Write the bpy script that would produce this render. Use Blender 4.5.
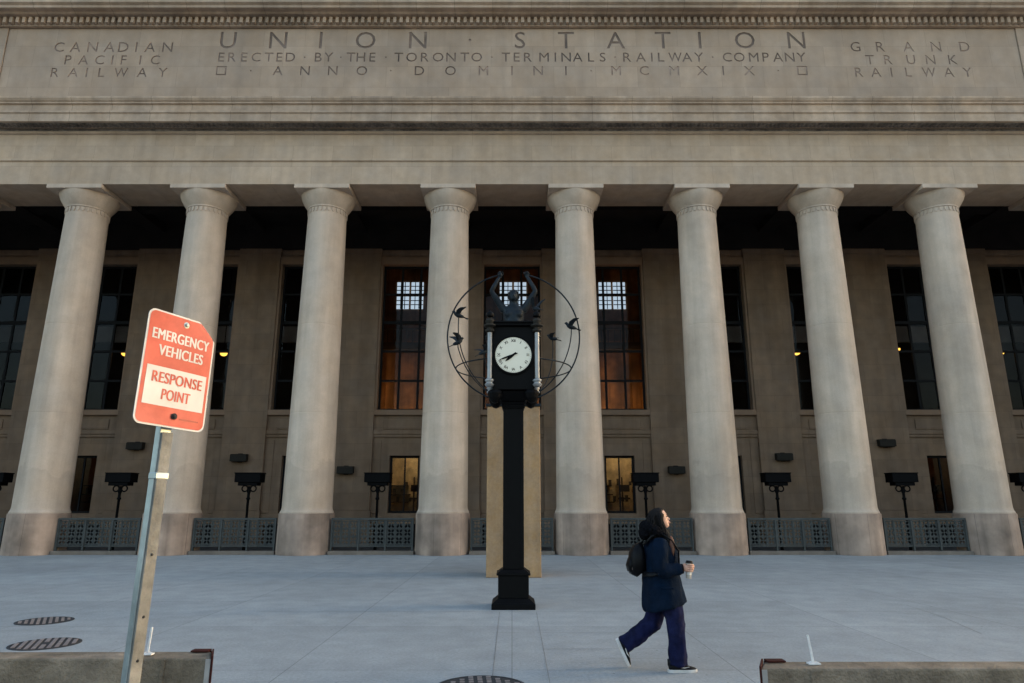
import bpy, bmesh, math, random
from mathutils import Vector, Matrix, noise as mnoise
R = math.radians
rnd = random.Random(7)
for o in list(bpy.data.objects): bpy.data.objects.remove(o)
scene = bpy.context.scene
C = scene.collection
PI = math.pi

# ------------------------------------------------------------ camera
cam = bpy.data.objects.new('camera', bpy.data.cameras.new('camera'))
C.objects.link(cam)
cam.data.sensor_width = 36
cam.data.lens = 670 / 1024 * 36
cam.data.clip_start = 0.05
cam.data.clip_end = 2000
cam.location = (0, 0, 1.74)
cam.rotation_euler = (R(90 + 13.55), 0, 0)
scene.camera = cam

# ------------------------------------------------------------ light: early morning, sun low behind the station
SUN_EL, SUN_AZ = 11, 70          # azimuth clockwise from +Y (into the picture)
world = bpy.data.worlds.new('World')
scene.world = world
world.use_nodes = True
wn = world.node_tree.nodes
sky = wn.new('ShaderNodeTexSky')
sky.sky_type = 'NISHITA'
sky.sun_disc = False
sky.sun_elevation = R(SUN_EL)
sky.sun_rotation = R(SUN_AZ)
sky.air_density = 1.0
sky.dust_density = 3.0
sky.ozone_density = 0.6
world.node_tree.links.new(sky.outputs[0], wn['Background'].inputs[0])
wn['Background'].inputs[1].default_value = 0.15
sd = bpy.data.lights.new('sun', 'SUN')
sd.energy = 2.5
sd.angle = R(0.5)
sd.color = (1.0, 0.86, 0.70)
sun = bpy.data.objects.new('sun', sd)
C.objects.link(sun)
d = Vector((math.sin(R(SUN_AZ)) * math.cos(R(SUN_EL)), math.cos(R(SUN_AZ)) * math.cos(R(SUN_EL)), math.sin(R(SUN_EL))))
sun.rotation_euler = d.to_track_quat('Z', 'Y').to_euler()
scene.view_settings.view_transform = 'Standard'
scene.view_settings.look = 'None'
scene.view_settings.gamma = 1
scene.view_settings.exposure = 2.08
scene.render.engine = 'CYCLES'
scene.cycles.max_bounces = 8
scene.cycles.transparent_max_bounces = 12

# ------------------------------------------------------------ materials
def srgb(r, g, b):
    f = lambda c: (c / 255 / 12.92) if c / 255 <= 0.04045 else ((c / 255 + 0.055) / 1.055) ** 2.4
    return (f(r), f(g), f(b), 1)

def mat(name, col, rough=0.8, metal=0.0, var=0.12, scale=3.0, bump=0.0, bscale=40, spec=0.5, streak=0.0, joints=None, emit=None, estr=0, patch=0.0, pscale=0.5, coat=0.0, zband=None, specks=0.0, grit=0.0):
    """procedural material: base colour varied by fine noise, broad patches, vertical streaks and masonry joints"""
    m = bpy.data.materials.new(name)
    m.use_nodes = True
    nt = m.node_tree; N = nt.nodes; L = nt.links
    b = N['Principled BSDF']
    b.inputs['Roughness'].default_value = rough
    b.inputs['Metallic'].default_value = metal
    b.inputs['Specular IOR Level'].default_value = spec
    b.inputs['Coat Weight'].default_value = coat
    tc = N.new('ShaderNodeTexCoord')
    oi = N.new('ShaderNodeObjectInfo'); va = N.new('ShaderNodeVectorMath'); va.operation = 'ADD'
    L.new(tc.outputs['Object'], va.inputs[0]); L.new(oi.outputs['Location'], va.inputs[1])
    obj = va.outputs[0]
    def rgb(c):
        n = N.new('ShaderNodeRGB'); n.outputs[0].default_value = c; return n.outputs[0]
    def math_(op, a, bb=None, clamp=False):
        n = N.new('ShaderNodeMath'); n.operation = op; n.use_clamp = clamp
        for i, v in enumerate((a, bb)):
            if v is None: continue
            if isinstance(v, (int, float)): n.inputs[i].default_value = v
            else: L.new(v, n.inputs[i])
        return n.outputs[0]
    def noise(sc, detail=4, vec=None, rough_=0.55):
        n = N.new('ShaderNodeTexNoise'); n.inputs['Scale'].default_value = sc; n.inputs['Detail'].default_value = detail
        n.inputs['Roughness'].default_value = rough_
        L.new(vec if vec else obj, n.inputs['Vector']); return n.outputs['Fac']
    def centred(f, amt):     # 1 +- amt
        mr = N.new('ShaderNodeMapRange'); mr.inputs[1].default_value = 0.3; mr.inputs[2].default_value = 0.7
        mr.inputs[3].default_value = 1 - amt; mr.inputs[4].default_value = 1 + amt
        L.new(f, mr.inputs[0]); return mr.outputs[0]
    fac = centred(noise(scale), var)
    if patch: fac = math_('MULTIPLY', fac, centred(noise(pscale, 5), patch))
    if grit: fac = math_('MULTIPLY', fac, centred(noise(26, 8, None, 0.75), grit))
    if specks:
        for sc, th, k in ((3.1, 0.055, 1.0), (9.0, 0.09, 0.6)):
            vo = N.new('ShaderNodeTexVoronoi'); vo.inputs['Scale'].default_value = sc; L.new(obj, vo.inputs['Vector'])
            mr = N.new('ShaderNodeMapRange'); mr.inputs[1].default_value = th * 0.5; mr.inputs[2].default_value = th; mr.inputs[3].default_value = 1 - specks * k; mr.inputs[4].default_value = 1
            L.new(vo.outputs['Distance'], mr.inputs[0]); fac = math_('MULTIPLY', fac, mr.outputs[0])
    if streak:
        mp = N.new('ShaderNodeMapping'); mp.inputs['Scale'].default_value = (2.2, 2.2, 0.16); L.new(obj, mp.inputs[0])
        fac = math_('MULTIPLY', fac, centred(noise(1.0, 4, mp.outputs[0]), streak))
    if joints:
        w, h, msize, off = joints
        sx = N.new('ShaderNodeSeparateXYZ'); L.new(obj, sx.inputs[0])
        cx = N.new('ShaderNodeCombineXYZ'); L.new(sx.outputs[0], cx.inputs[0]); L.new(sx.outputs[2] if off != 'floor' else sx.outputs[1], cx.inputs[1])
        br = N.new('ShaderNodeTexBrick'); L.new(cx.outputs[0], br.inputs['Vector'])
        br.inputs['Scale'].default_value = 1; br.inputs['Brick Width'].default_value = w; br.inputs['Row Height'].default_value = h
        br.inputs['Mortar Size'].default_value = msize; br.inputs['Mortar Smooth'].default_value = 0.1; br.inputs['Bias'].default_value = 0
        br.offset = 0.5 if off != 'floor' else 0.0
        br.inputs['Color1'].default_value = (0.93, 0.93, 0.93, 1); br.inputs['Color2'].default_value = (1.06, 1.06, 1.06, 1); br.inputs['Mortar'].default_value = (0.6, 0.6, 0.6, 1)
        fac = math_('MULTIPLY', fac, br.outputs['Color'])
    if zband:               # weathered band of stain below a ragged height: (z, amount)
        sz = N.new('ShaderNodeSeparateXYZ'); L.new(obj, sz.inputs[0])
        zz = math_('ADD', sz.outputs[2], math_('MULTIPLY', noise(0.9, 4), -2.6))
        mr = N.new('ShaderNodeMapRange'); mr.inputs[1].default_value = zband[0] - 1.3 - 0.06; mr.inputs[2].default_value = zband[0] - 1.3 + 0.06
        mr.inputs[3].default_value = 1 - zband[1]; mr.inputs[4].default_value = 1
        L.new(zz, mr.inputs[0]); fac = math_('MULTIPLY', fac, mr.outputs[0])
    mx = N.new('ShaderNodeMix'); mx.data_type = 'RGBA'; mx.blend_type = 'MULTIPLY'; mx.inputs[0].default_value = 1
    L.new(rgb((col[0], col[1], col[2], 1)), mx.inputs[6]); L.new(fac, mx.inputs[7])
    # slight warm / cool drift
    hs = N.new('ShaderNodeHueSaturation'); L.new(mx.outputs[2], hs.inputs['Color'])
    L.new(centred(noise(scale * 0.37, 3), 0.08 if var > 0.02 else 0.0), hs.inputs['Saturation'])
    L.new(hs.outputs[0], b.inputs['Base Color'])
    if bump:
        bp = N.new('ShaderNodeBump'); bp.inputs['Strength'].default_value = bump; bp.inputs['Distance'].default_value = 0.02
        L.new(noise(bscale, 5), bp.inputs['Height']); L.new(bp.outputs[0], b.inputs['Normal'])
    if emit:
        b.inputs['Emission Color'].default_value = (emit[0], emit[1], emit[2], 1)
        b.inputs['Emission Strength'].default_value = estr
    return m

def glass(name, tint=(0.8, 0.8, 0.8), refl=0.03):
    m = bpy.data.materials.new(name); m.use_nodes = True
    N = m.node_tree.nodes; L = m.node_tree.links
    N.remove(N['Principled BSDF'])
    t = N.new('ShaderNodeBsdfTransparent'); t.inputs[0].default_value = (*tint, 1)
    g = N.new('ShaderNodeBsdfGlossy'); g.inputs['Roughness'].default_value = 0.03
    g.inputs['Color'].default_value = (0.9, 0.95, 1, 1)
    nz = N.new('ShaderNodeTexNoise'); nz.inputs['Scale'].default_value = 1.3
    mr = N.new('ShaderNodeMapRange'); mr.inputs[3].default_value = refl * 0.5; mr.inputs[4].default_value = refl * 1.5
    L.new(nz.outputs['Fac'], mr.inputs[0])
    mix = N.new('ShaderNodeMixShader'); L.new(mr.outputs[0], mix.inputs[0])
    L.new(t.outputs[0], mix.inputs[1]); L.new(g.outputs[0], mix.inputs[2])
    L.new(mix.outputs[0], N['Material Output'].inputs[0])
    return m

M = {}
M['column'] = mat('column limestone', (0.505, 0.394, 0.303), 0.85, var=0.08, scale=2.0, streak=0.15, patch=0.10, pscale=0.45, bump=0.15, bscale=30, zband=(2.9, 0.12), grit=0.08)
M['drum'] = mat('column drum limestone', (0.30, 0.218, 0.168), 0.85, var=0.16, scale=1.6, streak=0.28, patch=0.34, pscale=1.1, bump=0.2, bscale=25, joints=(0.9, 3.0, 0.006, 0))
M['entab'] = mat('entablature limestone', (0.44, 0.326, 0.232), 0.85, var=0.07, scale=3, streak=0.09, patch=0.10, pscale=0.3, joints=(1.55, 0.9, 0.004, 0), bump=0.1, grit=0.06)
M['attic'] = mat('attic limestone', (0.395, 0.292, 0.213), 0.85, var=0.06, scale=2.5, streak=0.07, patch=0.13, pscale=0.35, joints=(1.7, 0.95, 0.004, 0), bump=0.1, grit=0.06)
M['cornice'] = mat('weathered cornice stone', (0.41, 0.302, 0.218), 0.88, var=0.12, scale=3, streak=0.15, patch=0.18, pscale=0.5, joints=(1.55, 5.0, 0.010, 0), bump=0.15, grit=0.08)
M['letter_shade'] = mat('painted letter shade', (0.185, 0.136, 0.108), 0.9, var=0.35, scale=1.5, patch=0.5, pscale=0.25)  # dark tone standing for the shade inside the cut letters
M['letter_shade_pale'] = mat('weathered letter shade', (0.265, 0.193, 0.152), 0.9, var=0.4, scale=1.5, patch=0.6, pscale=0.35)  # fainter letter shade for the weathered rows
M['dark_soffit'] = mat('dark mottled soffit', (0.15, 0.125, 0.105), 0.95, var=0.5, scale=5, patch=0.4, pscale=1)
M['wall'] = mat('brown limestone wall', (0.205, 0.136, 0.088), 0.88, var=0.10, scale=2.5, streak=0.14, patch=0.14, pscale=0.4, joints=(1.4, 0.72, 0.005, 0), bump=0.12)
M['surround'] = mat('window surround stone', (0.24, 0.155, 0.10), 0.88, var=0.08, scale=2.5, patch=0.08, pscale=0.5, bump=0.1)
M['ceiling'] = mat('dark coffered ceiling', (0.022, 0.019, 0.018), 0.95, var=0.2, scale=1, spec=0.1)  # near black: the deep portico's shade put into the colour
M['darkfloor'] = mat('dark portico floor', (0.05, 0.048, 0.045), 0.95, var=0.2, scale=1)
M['winframe'] = mat('dark bronze window frame', (0.008, 0.008, 0.009), 0.7, var=0.1, spec=0.15)
M['glass'] = glass('window glass', (0.62, 0.62, 0.62), 0.005)
M['hall_warm'] = mat('amber panelled hall wall', (0.30, 0.165, 0.078), 0.7, var=0.3, scale=1.6, streak=0.5, patch=0.5, pscale=0.7)
M['hall_dark'] = mat('dim hall wall', (0.07, 0.06, 0.052), 0.9, var=0.2, scale=1, patch=0.3, pscale=0.4)
M['hall_pale'] = mat('pale gallery front', (0.6, 0.6, 0.62), 0.9, var=0.25, scale=1)
M['hall_light'] = mat('daylit hall glazing', (0.7, 0.8, 0.9), 0.6, var=0.1, emit=(0.66, 0.83, 1.0), estr=0.42)
M['shop_wall'] = mat('lit shop wall', (0.55, 0.42, 0.24), 0.8, var=0.2, scale=3, patch=0.3, pscale=1.5)
M['shop_red'] = mat('reddish dim shop wall', (0.26, 0.13, 0.075), 0.8, var=0.15, scale=3, patch=0.3, pscale=1.5)
M['shop_stock'] = mat('shop furniture', (0.07, 0.05, 0.04), 0.8, var=0.2)
M['lamp_glow'] = mat('glowing lamp glass', (1, 0.6, 0.2), 0.5, var=0.0, emit=(1.0, 0.5, 0.08), estr=1.3)
M['paving'] = mat('pale concrete paving', (0.288, 0.304, 0.305), 0.85, var=0.10, scale=2.3, patch=0.12, pscale=0.3, joints=(2.42, 2.6, 0.006, 'floor'), bump=0.3, bscale=60, spec=0.3, specks=0.45, grit=0.2)
M['asphalt'] = mat('asphalt', (0.05, 0.05, 0.052), 0.9, var=0.2, scale=6, bump=0.4, bscale=90)
M['kerb'] = mat('granite kerb', (0.28, 0.27, 0.26), 0.85, var=0.15, scale=12)
M['groove'] = mat('dirt filled joint', (0.17, 0.165, 0.16), 0.95, var=0.3, scale=2)
M['railing'] = mat('green grey painted iron', (0.050, 0.054, 0.052), 0.6, var=0.15, scale=5, patch=0.15, pscale=2, spec=0.25)
M['kerbstone'] = mat('railing kerb stone', (0.16, 0.13, 0.105), 0.9, var=0.15, scale=3, patch=0.2, pscale=1)
M['black'] = mat('black painted metal', (0.003, 0.003, 0.0033), 0.5, var=0.15, scale=6, spec=0.08)
M['blackmat'] = mat('dull black iron', (0.003, 0.003, 0.0035), 0.75, var=0.15, scale=6, spec=0.08)
M['silver'] = mat('pale brushed metal', (0.26, 0.265, 0.27), 0.4, metal=0.3, var=0.2, scale=5)
M['dial'] = mat('opal dial glass', (0.55, 0.55, 0.47), 0.5, var=0.04, scale=2, spec=0.2, emit=(1.0, 0.98, 0.80), estr=0.035)
M['bronze'] = mat('dark blue bronze', (0.012, 0.017, 0.022), 0.5, metal=0.3, var=0.3, scale=5, patch=0.3, pscale=2, spec=0.2)
M['pedestal'] = mat('warm tan granite', (0.31, 0.19, 0.095), 0.7, var=0.10, scale=14, patch=0.2, pscale=0.8, streak=0.2, grit=0.1)
M['barrier'] = mat('rough cast concrete', (0.185, 0.150, 0.112), 0.95, var=0.28, scale=5, patch=0.3, pscale=2.2, streak=0.25, bump=0.8, bscale=45, spec=0.2, grit=0.2)
M['rust'] = mat('dark red rusted steel', (0.040, 0.010, 0.008), 0.75, var=0.3, scale=9, bump=0.2, spec=0.15)
M['white'] = mat('chalky white plastic', (0.62, 0.62, 0.62), 0.8, var=0.15, scale=30, spec=0.2)
M['castiron'] = mat('worn cast iron', (0.19, 0.16, 0.15), 0.7, metal=0.0, var=0.25, scale=9)
M['ironpit'] = mat('dark iron recess', (0.02, 0.02, 0.022), 0.9, var=0.2)
M['signred'] = mat('red reflective sheeting', (0.43, 0.10, 0.075), 0.62, var=0.10, scale=5, patch=0.22, pscale=4, spec=0.3, grit=0.12)
M['signwhite'] = mat('white reflective sheeting', (0.50, 0.51, 0.52), 0.62, var=0.05, scale=6, spec=0.3, patch=0.10, pscale=6)
M['print'] = mat('dark red small print', (0.28, 0.03, 0.02), 0.5)
M['galv'] = mat('galvanised steel', (0.28, 0.33, 0.35), 0.42, metal=0.6, var=0.2, scale=14, patch=0.2, pscale=6)
M['post_face'] = mat('post right face tone', (0.165, 0.165, 0.155), 0.9, var=0.25, scale=10, streak=0.3, patch=0.3, pscale=5, bump=0.3)  # differing light on the post's right face, put into the colour
M['fixture'] = mat('dark bronze light box', (0.025, 0.022, 0.018), 0.7, var=0.1, spec=0.15)
M['skin'] = mat('skin', (0.52, 0.29, 0.21), 0.55, var=0.06, scale=20)
M['hair'] = mat('dark brown hair', (0.006, 0.0045, 0.0045), 0.6, var=0.3, scale=40, bump=0.5, bscale=90, spec=0.12)
M['auburn'] = mat('auburn hair tips', (0.10, 0.033, 0.012), 0.5, var=0.35, scale=40, bump=0.5, bscale=90)
M['coat'] = mat('navy wool coat', (0.0032, 0.0085, 0.020), 0.95, var=0.2, scale=14, patch=0.2, pscale=4, bump=0.35, bscale=60, spec=0.06)
M['fur'] = mat('black fur trim', (0.004, 0.004, 0.006), 0.95, var=0.4, scale=40, bump=1.0, bscale=120, spec=0.1)
M['trouser'] = mat('indigo trousers', (0.0085, 0.0105, 0.036), 0.9, var=0.25, scale=10, patch=0.35, pscale=5, bump=0.3, bscale=40, spec=0.06)
M['shoe'] = mat('black shoe leather', (0.006, 0.006, 0.007), 0.55, var=0.2, scale=20, spec=0.15)
M['sole'] = mat('off white rubber', (0.60, 0.57, 0.54), 0.7, var=0.15, scale=15)
M['pack'] = mat('black backpack nylon', (0.003, 0.003, 0.004), 0.45, var=0.3, scale=12, bump=0.3, bscale=30, spec=0.12)
M['cup'] = mat('kraft and white paper cup', (0.38, 0.34, 0.29), 0.7, var=0.1, scale=20)
M['lid'] = mat('black cup lid', (0.006, 0.006, 0.007), 0.5, var=0.1, spec=0.15)
M['eye'] = mat('dark eye', (0.02, 0.012, 0.01), 0.2, var=0.0)
M['lips'] = mat('lips', (0.38, 0.13, 0.11), 0.5, var=0.05)

# ------------------------------------------------------------ mesh helpers
def box(bm, x0, x1, y0, y1, z0, z1):
    v = [bm.verts.new(p) for p in ((x0, y0, z0), (x1, y0, z0), (x1, y1, z0), (x0, y1, z0), (x0, y0, z1), (x1, y0, z1), (x1, y1, z1), (x0, y1, z1))]
    for f in ((3, 2, 1, 0), (4, 5, 6, 7), (0, 1, 5, 4), (1, 2, 6, 5), (2, 3, 7, 6), (3, 0, 4, 7)):
        bm.faces.new([v[i] for i in f])
    return v

def frustum(bm, cx, cy, z0, z1, a0, a1):
    """square frustum, half widths a0 -> a1"""
    v = [bm.verts.new((cx + sx * a, cy + sy * a, z)) for z, a in ((z0, a0), (z1, a1)) for sx, sy in ((-1, -1), (1, -1), (1, 1), (-1, 1))]
    for f in ((3, 2, 1, 0), (4, 5, 6, 7), (0, 1, 5, 4), (1, 2, 6, 5), (2, 3, 7, 6), (3, 0, 4, 7)):
        bm.faces.new([v[i] for i in f])

def prism_x(bm, prof, x0, x1):
    """closed (y, z) outline extruded along X"""
    a = [bm.verts.new((x0, y, z)) for y, z in prof]; b = [bm.verts.new((x1, y, z)) for y, z in prof]
    n = len(prof)
    for i in range(n):
        j = (i + 1) % n
        bm.faces.new((a[i], a[j], b[j], b[i]))
    bm.faces.new(list(reversed(a))); bm.faces.new(b)

def lathe(bm, prof, n=32, c=(0, 0, 0), mtx=None, cap=True):
    rings = []
    for r, z in prof:
        rg = []
        for i in range(n):
            t = 2 * PI * i / n
            p = Vector((r * math.cos(t), r * math.sin(t), z))
            if mtx: p = mtx @ p
            rg.append(bm.verts.new(p + Vector(c)))
        rings.append(rg)
    for a, b in zip(rings, rings[1:]):
        for i in range(n):
            j = (i + 1) % n
            bm.faces.new((a[i], a[j], b[j], b[i]))
    if cap:
        bm.faces.new(list(reversed(rings[0]))); bm.faces.new(rings[-1])

def loft(bm, pts, rad, n=12, side=None, cap=True, closed=False, sq=2.0):
    """tube along pts; rad per point = r or (r_along_side, r_other); side = reference direction of the first radius"""
    pts = [Vector(p) for p in pts]; m = len(pts); rings = []
    prev = None
    for i, p in enumerate(pts):
        if closed: t = pts[(i + 1) % m] - pts[i - 1]
        else: t = pts[min(i + 1, m - 1)] - pts[max(i - 1, 0)]
        t.normalize()
        ref = Vector(side) if side else (prev if prev else (Vector((0, 0, 1)) if abs(t.z) < 0.9 else Vector((1, 0, 0))))
        u = ref - t * ref.dot(t)
        if u.length < 1e-5: u = t.orthogonal()
        u.normalize(); w = t.cross(u); prev = u
        r = rad[i] if isinstance(rad, (list, tuple)) else rad
        ra, rb = r if isinstance(r, tuple) else (r, r)
        rg = []
        for k in range(n):
            a = 2 * PI * k / n; ca, sa = math.cos(a), math.sin(a)
            ca = math.copysign(abs(ca) ** (2 / sq), ca); sa = math.copysign(abs(sa) ** (2 / sq), sa)
            rg.append(bm.verts.new(p + u * ra * ca + w * rb * sa))
        rings.append(rg)
    pr = list(zip(rings, rings[1:])) + ([(rings[-1], rings[0])] if closed else [])
    for a, b in pr:
        for k in range(n):
            j = (k + 1) % n
            bm.faces.new((a[k], a[j], b[j], b[k]))
    if cap and not closed:
        bm.faces.new(list(reversed(rings[0]))); bm.faces.new(rings[-1])

def ball(bm, c, r, n=12, m=8, mtx=None):
    r = r if isinstance(r, tuple) else (r, r, r)
    q = bmesh.ops.create_uvsphere(bm, u_segments=n, v_segments=m, radius=1)
    for v in q['verts']:
        p = Vector((v.co.x * r[0], v.co.y * r[1], v.co.z * r[2]))
        if mtx: p = mtx @ p
        v.co = p + Vector(c)

def fix(bm):
    bmesh.ops.recalc_face_normals(bm, faces=bm.faces)

def world_of(o):
    p = Vector((0, 0, 0))
    mt = Matrix.Identity(4)
    while o is not None:
        mt = Matrix.LocRotScale(o.location, o.rotation_euler, o.scale) @ mt; o = o.parent
    return mt

def obj(name, bm, m, parent=None, smooth=False, bevel=0.0, origin=None, normals=True):
    """bm in WORLD coordinates (moved into the parent's frame); ONE mesh object"""
    if normals: fix(bm)
    if parent is not None: bm.transform(world_of(parent).inverted())
    elif origin: bm.transform(Matrix.Translation(-Vector(origin)))
    me = bpy.data.meshes.new(name); bm.to_mesh(me); bm.free()
    o = bpy.data.objects.new(name, me); C.objects.link(o)
    me.materials.append(M[m] if isinstance(m, str) else m)
    if smooth:
        for p in me.polygons: p.use_smooth = True
    if bevel:
        b = o.modifiers.new('bevel', 'BEVEL'); b.width = bevel; b.segments = 2; b.limit_method = 'ANGLE'; b.angle_limit = R(40)
    if parent is not None: o.parent = parent
    elif origin: o.location = origin
    return o

def smooth_by_angle(o, ang=35):
    me = o.data
    for p in me.polygons: p.use_smooth = True
    me.set_sharp_from_angle(angle=R(ang))

def remesh(o, voxel, smooth_it=4, keep=None):
    """join the overlapping lofts of one object into one continuous skin"""
    r = o.modifiers.new('r', 'REMESH'); r.mode = 'VOXEL'; r.voxel_size = voxel
    s = o.modifiers.new('s', 'SMOOTH'); s.factor = 0.5; s.iterations = smooth_it
    dg = bpy.context.evaluated_depsgraph_get(); dg.update()
    me = bpy.data.meshes.new_from_object(o.evaluated_get(dg))
    o.modifiers.clear(); mats = list(o.data.materials); o.data = me
    me.materials.clear()
    for mm in mats: me.materials.append(mm)
    for p in me.polygons: p.use_smooth = True
    return o

def thing(name, label, cat, loc=(0, 0, 0), rz=0.0, group=None):
    o = bpy.data.objects.new(name, None); C.objects.link(o)
    o.empty_display_size = 0.2; o.location = loc; o.rotation_euler = (0, 0, rz)
    o['label'] = label; o['category'] = cat
    if group: o['group'] = group
    return o

def tag(o, label, cat, group=None):
    o['label'] = label; o['category'] = cat
    if group: o['group'] = group
    return o

def structure(o):
    o['kind'] = 'structure'; return o

def copy_tree(o, parent=None):
    c = o.copy(); C.objects.link(c); c.parent = parent
    for ch in list(o.children): copy_tree(ch, c)
    return c

def text_mesh(s, size, align='CENTER', extrude=0.0008, offset=0.0, spacing=1.0):
    cu = bpy.data.curves.new('t', 'FONT'); cu.body = s; cu.size = size; cu.align_x = align; cu.align_y = 'CENTER'
    cu.extrude = extrude; cu.offset = offset; cu.space_character = spacing
    o = bpy.data.objects.new('t', cu); C.objects.link(o)
    dg = bpy.context.evaluated_depsgraph_get(); dg.update()
    me = bpy.data.meshes.new_from_object(o.evaluated_get(dg))
    bpy.data.objects.remove(o); bpy.data.curves.remove(cu)
    return me

def mesh_obj(name, me, m, parent=None):
    o = bpy.data.objects.new(name, me); C.objects.link(o)
    me.materials.clear(); me.materials.append(M[m])
    if parent is not None: o.parent = parent
    return o

# ------------------------------------------------------------ ground, plaza, road
def sheet(name, x0, x1, y0, y1, z0, z1, m, bevel=0):
    bm = bmesh.new(); box(bm, x0, x1, y0, y1, z0, z1)
    return structure(obj(name, bm, m, bevel=bevel))
bm = bmesh.new()
v = [bm.verts.new(p) for p in ((-700, -700, -0.16), (700, -700, -0.16), (700, 700, -0.16), (-700, 700, -0.16))]; bm.faces.new(v)
structure(obj('ground', bm, 'asphalt'))
sheet('road', -120, 120, -14, 5.86, -0.156, -0.146, 'asphalt')
sheet('kerb', -120, 120, 5.862, 6.06, -0.155, 0.002, 'kerb', 0.012)
sheet('plaza', -120, 120, 6.064, 25.02, -0.155, 0.0, 'paving')
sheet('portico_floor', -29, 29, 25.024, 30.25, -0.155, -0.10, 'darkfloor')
# sawn joints and a long crack in the paving near the clock
def strip(bm, pts, w, z=0.004):
    for (ax, ay), (bx, by) in zip(pts, pts[1:]):
        dx, dy = bx - ax, by - ay; l = math.hypot(dx, dy); nx, ny = -dy / l * w / 2, dx / l * w / 2
        bm.faces.new([bm.verts.new((ax + nx, ay + ny, z)), bm.verts.new((ax - nx, ay - ny, z)), bm.verts.new((bx - nx, by - ny, z)), bm.verts.new((bx + nx, by + ny, z))])
bm = bmesh.new()
strip(bm, [(-0.20, 6.1), (-0.205, 11.72)], 0.007)
strip(bm, [(0.37, 6.1), (0.40, 11.72)], 0.006)
strip(bm, [(-4.2, 11.74), (9.5, 11.74)], 0.011)
strip(bm, [(5.2, 12.5), (6.9, 12.5), (6.75, 11.2), (6.4, 9.8)], 0.010)
strip(bm, [(-0.19, 9.9), (3.6, 9.92)], 0.010)
strip(bm, [(0.37, 8.85), (1.9, 8.87)], 0.009)
strip(bm, [(-9, 10.05), (-5.6, 10.03)], 0.010)
strip(bm, [(1.0, 8.35), (1.75, 8.34)], 0.008)
structure(obj('paving_joints', bm, 'groove'))
# ------------------------------------------------------------ the station
XW = 29.6                     # half length of the colonnade block
station = thing('station_building', 'long grey brown limestone station with a colonnade of tall smooth columns and a carved inscription', 'building', (0, 24.63, 0))
bm = bmesh.new()
prism_x(bm, [(23.63, 13.66), (23.63, 14.60), (23.57, 14.63), (23.57, 14.71), (23.66, 14.74), (23.66, 15.78), (23.58, 15.82), (23.52, 15.90), (23.52, 16.0), (25.6, 16.0), (25.6, 13.66)], -33, 33)
obj('architrave', bm, 'entab', station)
bm = bmesh.new()              # main cornice
prism_x(bm, [(23.50, 16.003), (23.10, 16.003), (23.06, 16.02), (23.06, 16.33), (23.01, 16.37), (23.01, 16.44), (23.13, 16.46), (23.13, 16.76), (23.06, 16.79), (23.06, 16.86), (23.02, 16.88), (22.97, 16.97), (22.97, 17.04), (24.6, 17.06), (24.6, 16.003)], -33, 33)
obj('cornice', bm, 'cornice', station)
bm = bmesh.new(); box(bm, -32.98, 32.98, 23.16, 23.42, 15.985, 16.0005)   # darker mottled underside with small blocks
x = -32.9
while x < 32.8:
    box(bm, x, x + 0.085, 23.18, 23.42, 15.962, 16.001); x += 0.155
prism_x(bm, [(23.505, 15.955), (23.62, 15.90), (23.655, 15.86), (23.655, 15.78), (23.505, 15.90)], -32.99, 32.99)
obj('soffit', bm, 'dark_soffit', station)
bm = bmesh.new()
x = -32.9
while x < 32.8:
    box(bm, x, x + 0.125, 23.58, 23.74, 20.86, 21.12); x += 0.262
prism_x(bm, [(23.745, 20.80), (23.745, 21.16), (23.46, 21.17), (23.40, 21.24), (23.22, 21.24), (23.20, 21.26), (23.20, 21.36), (23.10, 21.42), (23.10, 21.62), (23.04, 21.66), (22.95, 21.95), (22.95, 22.05), (25.0, 22.2), (25.0, 20.80)], -33, 33)
obj('top_cornice', bm, 'cornice', station)
bm = bmesh.new()
prism_x(bm, [(24.9, 22.21), (24.9, 23.4), (60, 23.4), (60, 22.21)], -33, 33)
obj('roof', bm, 'attic', station)
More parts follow.
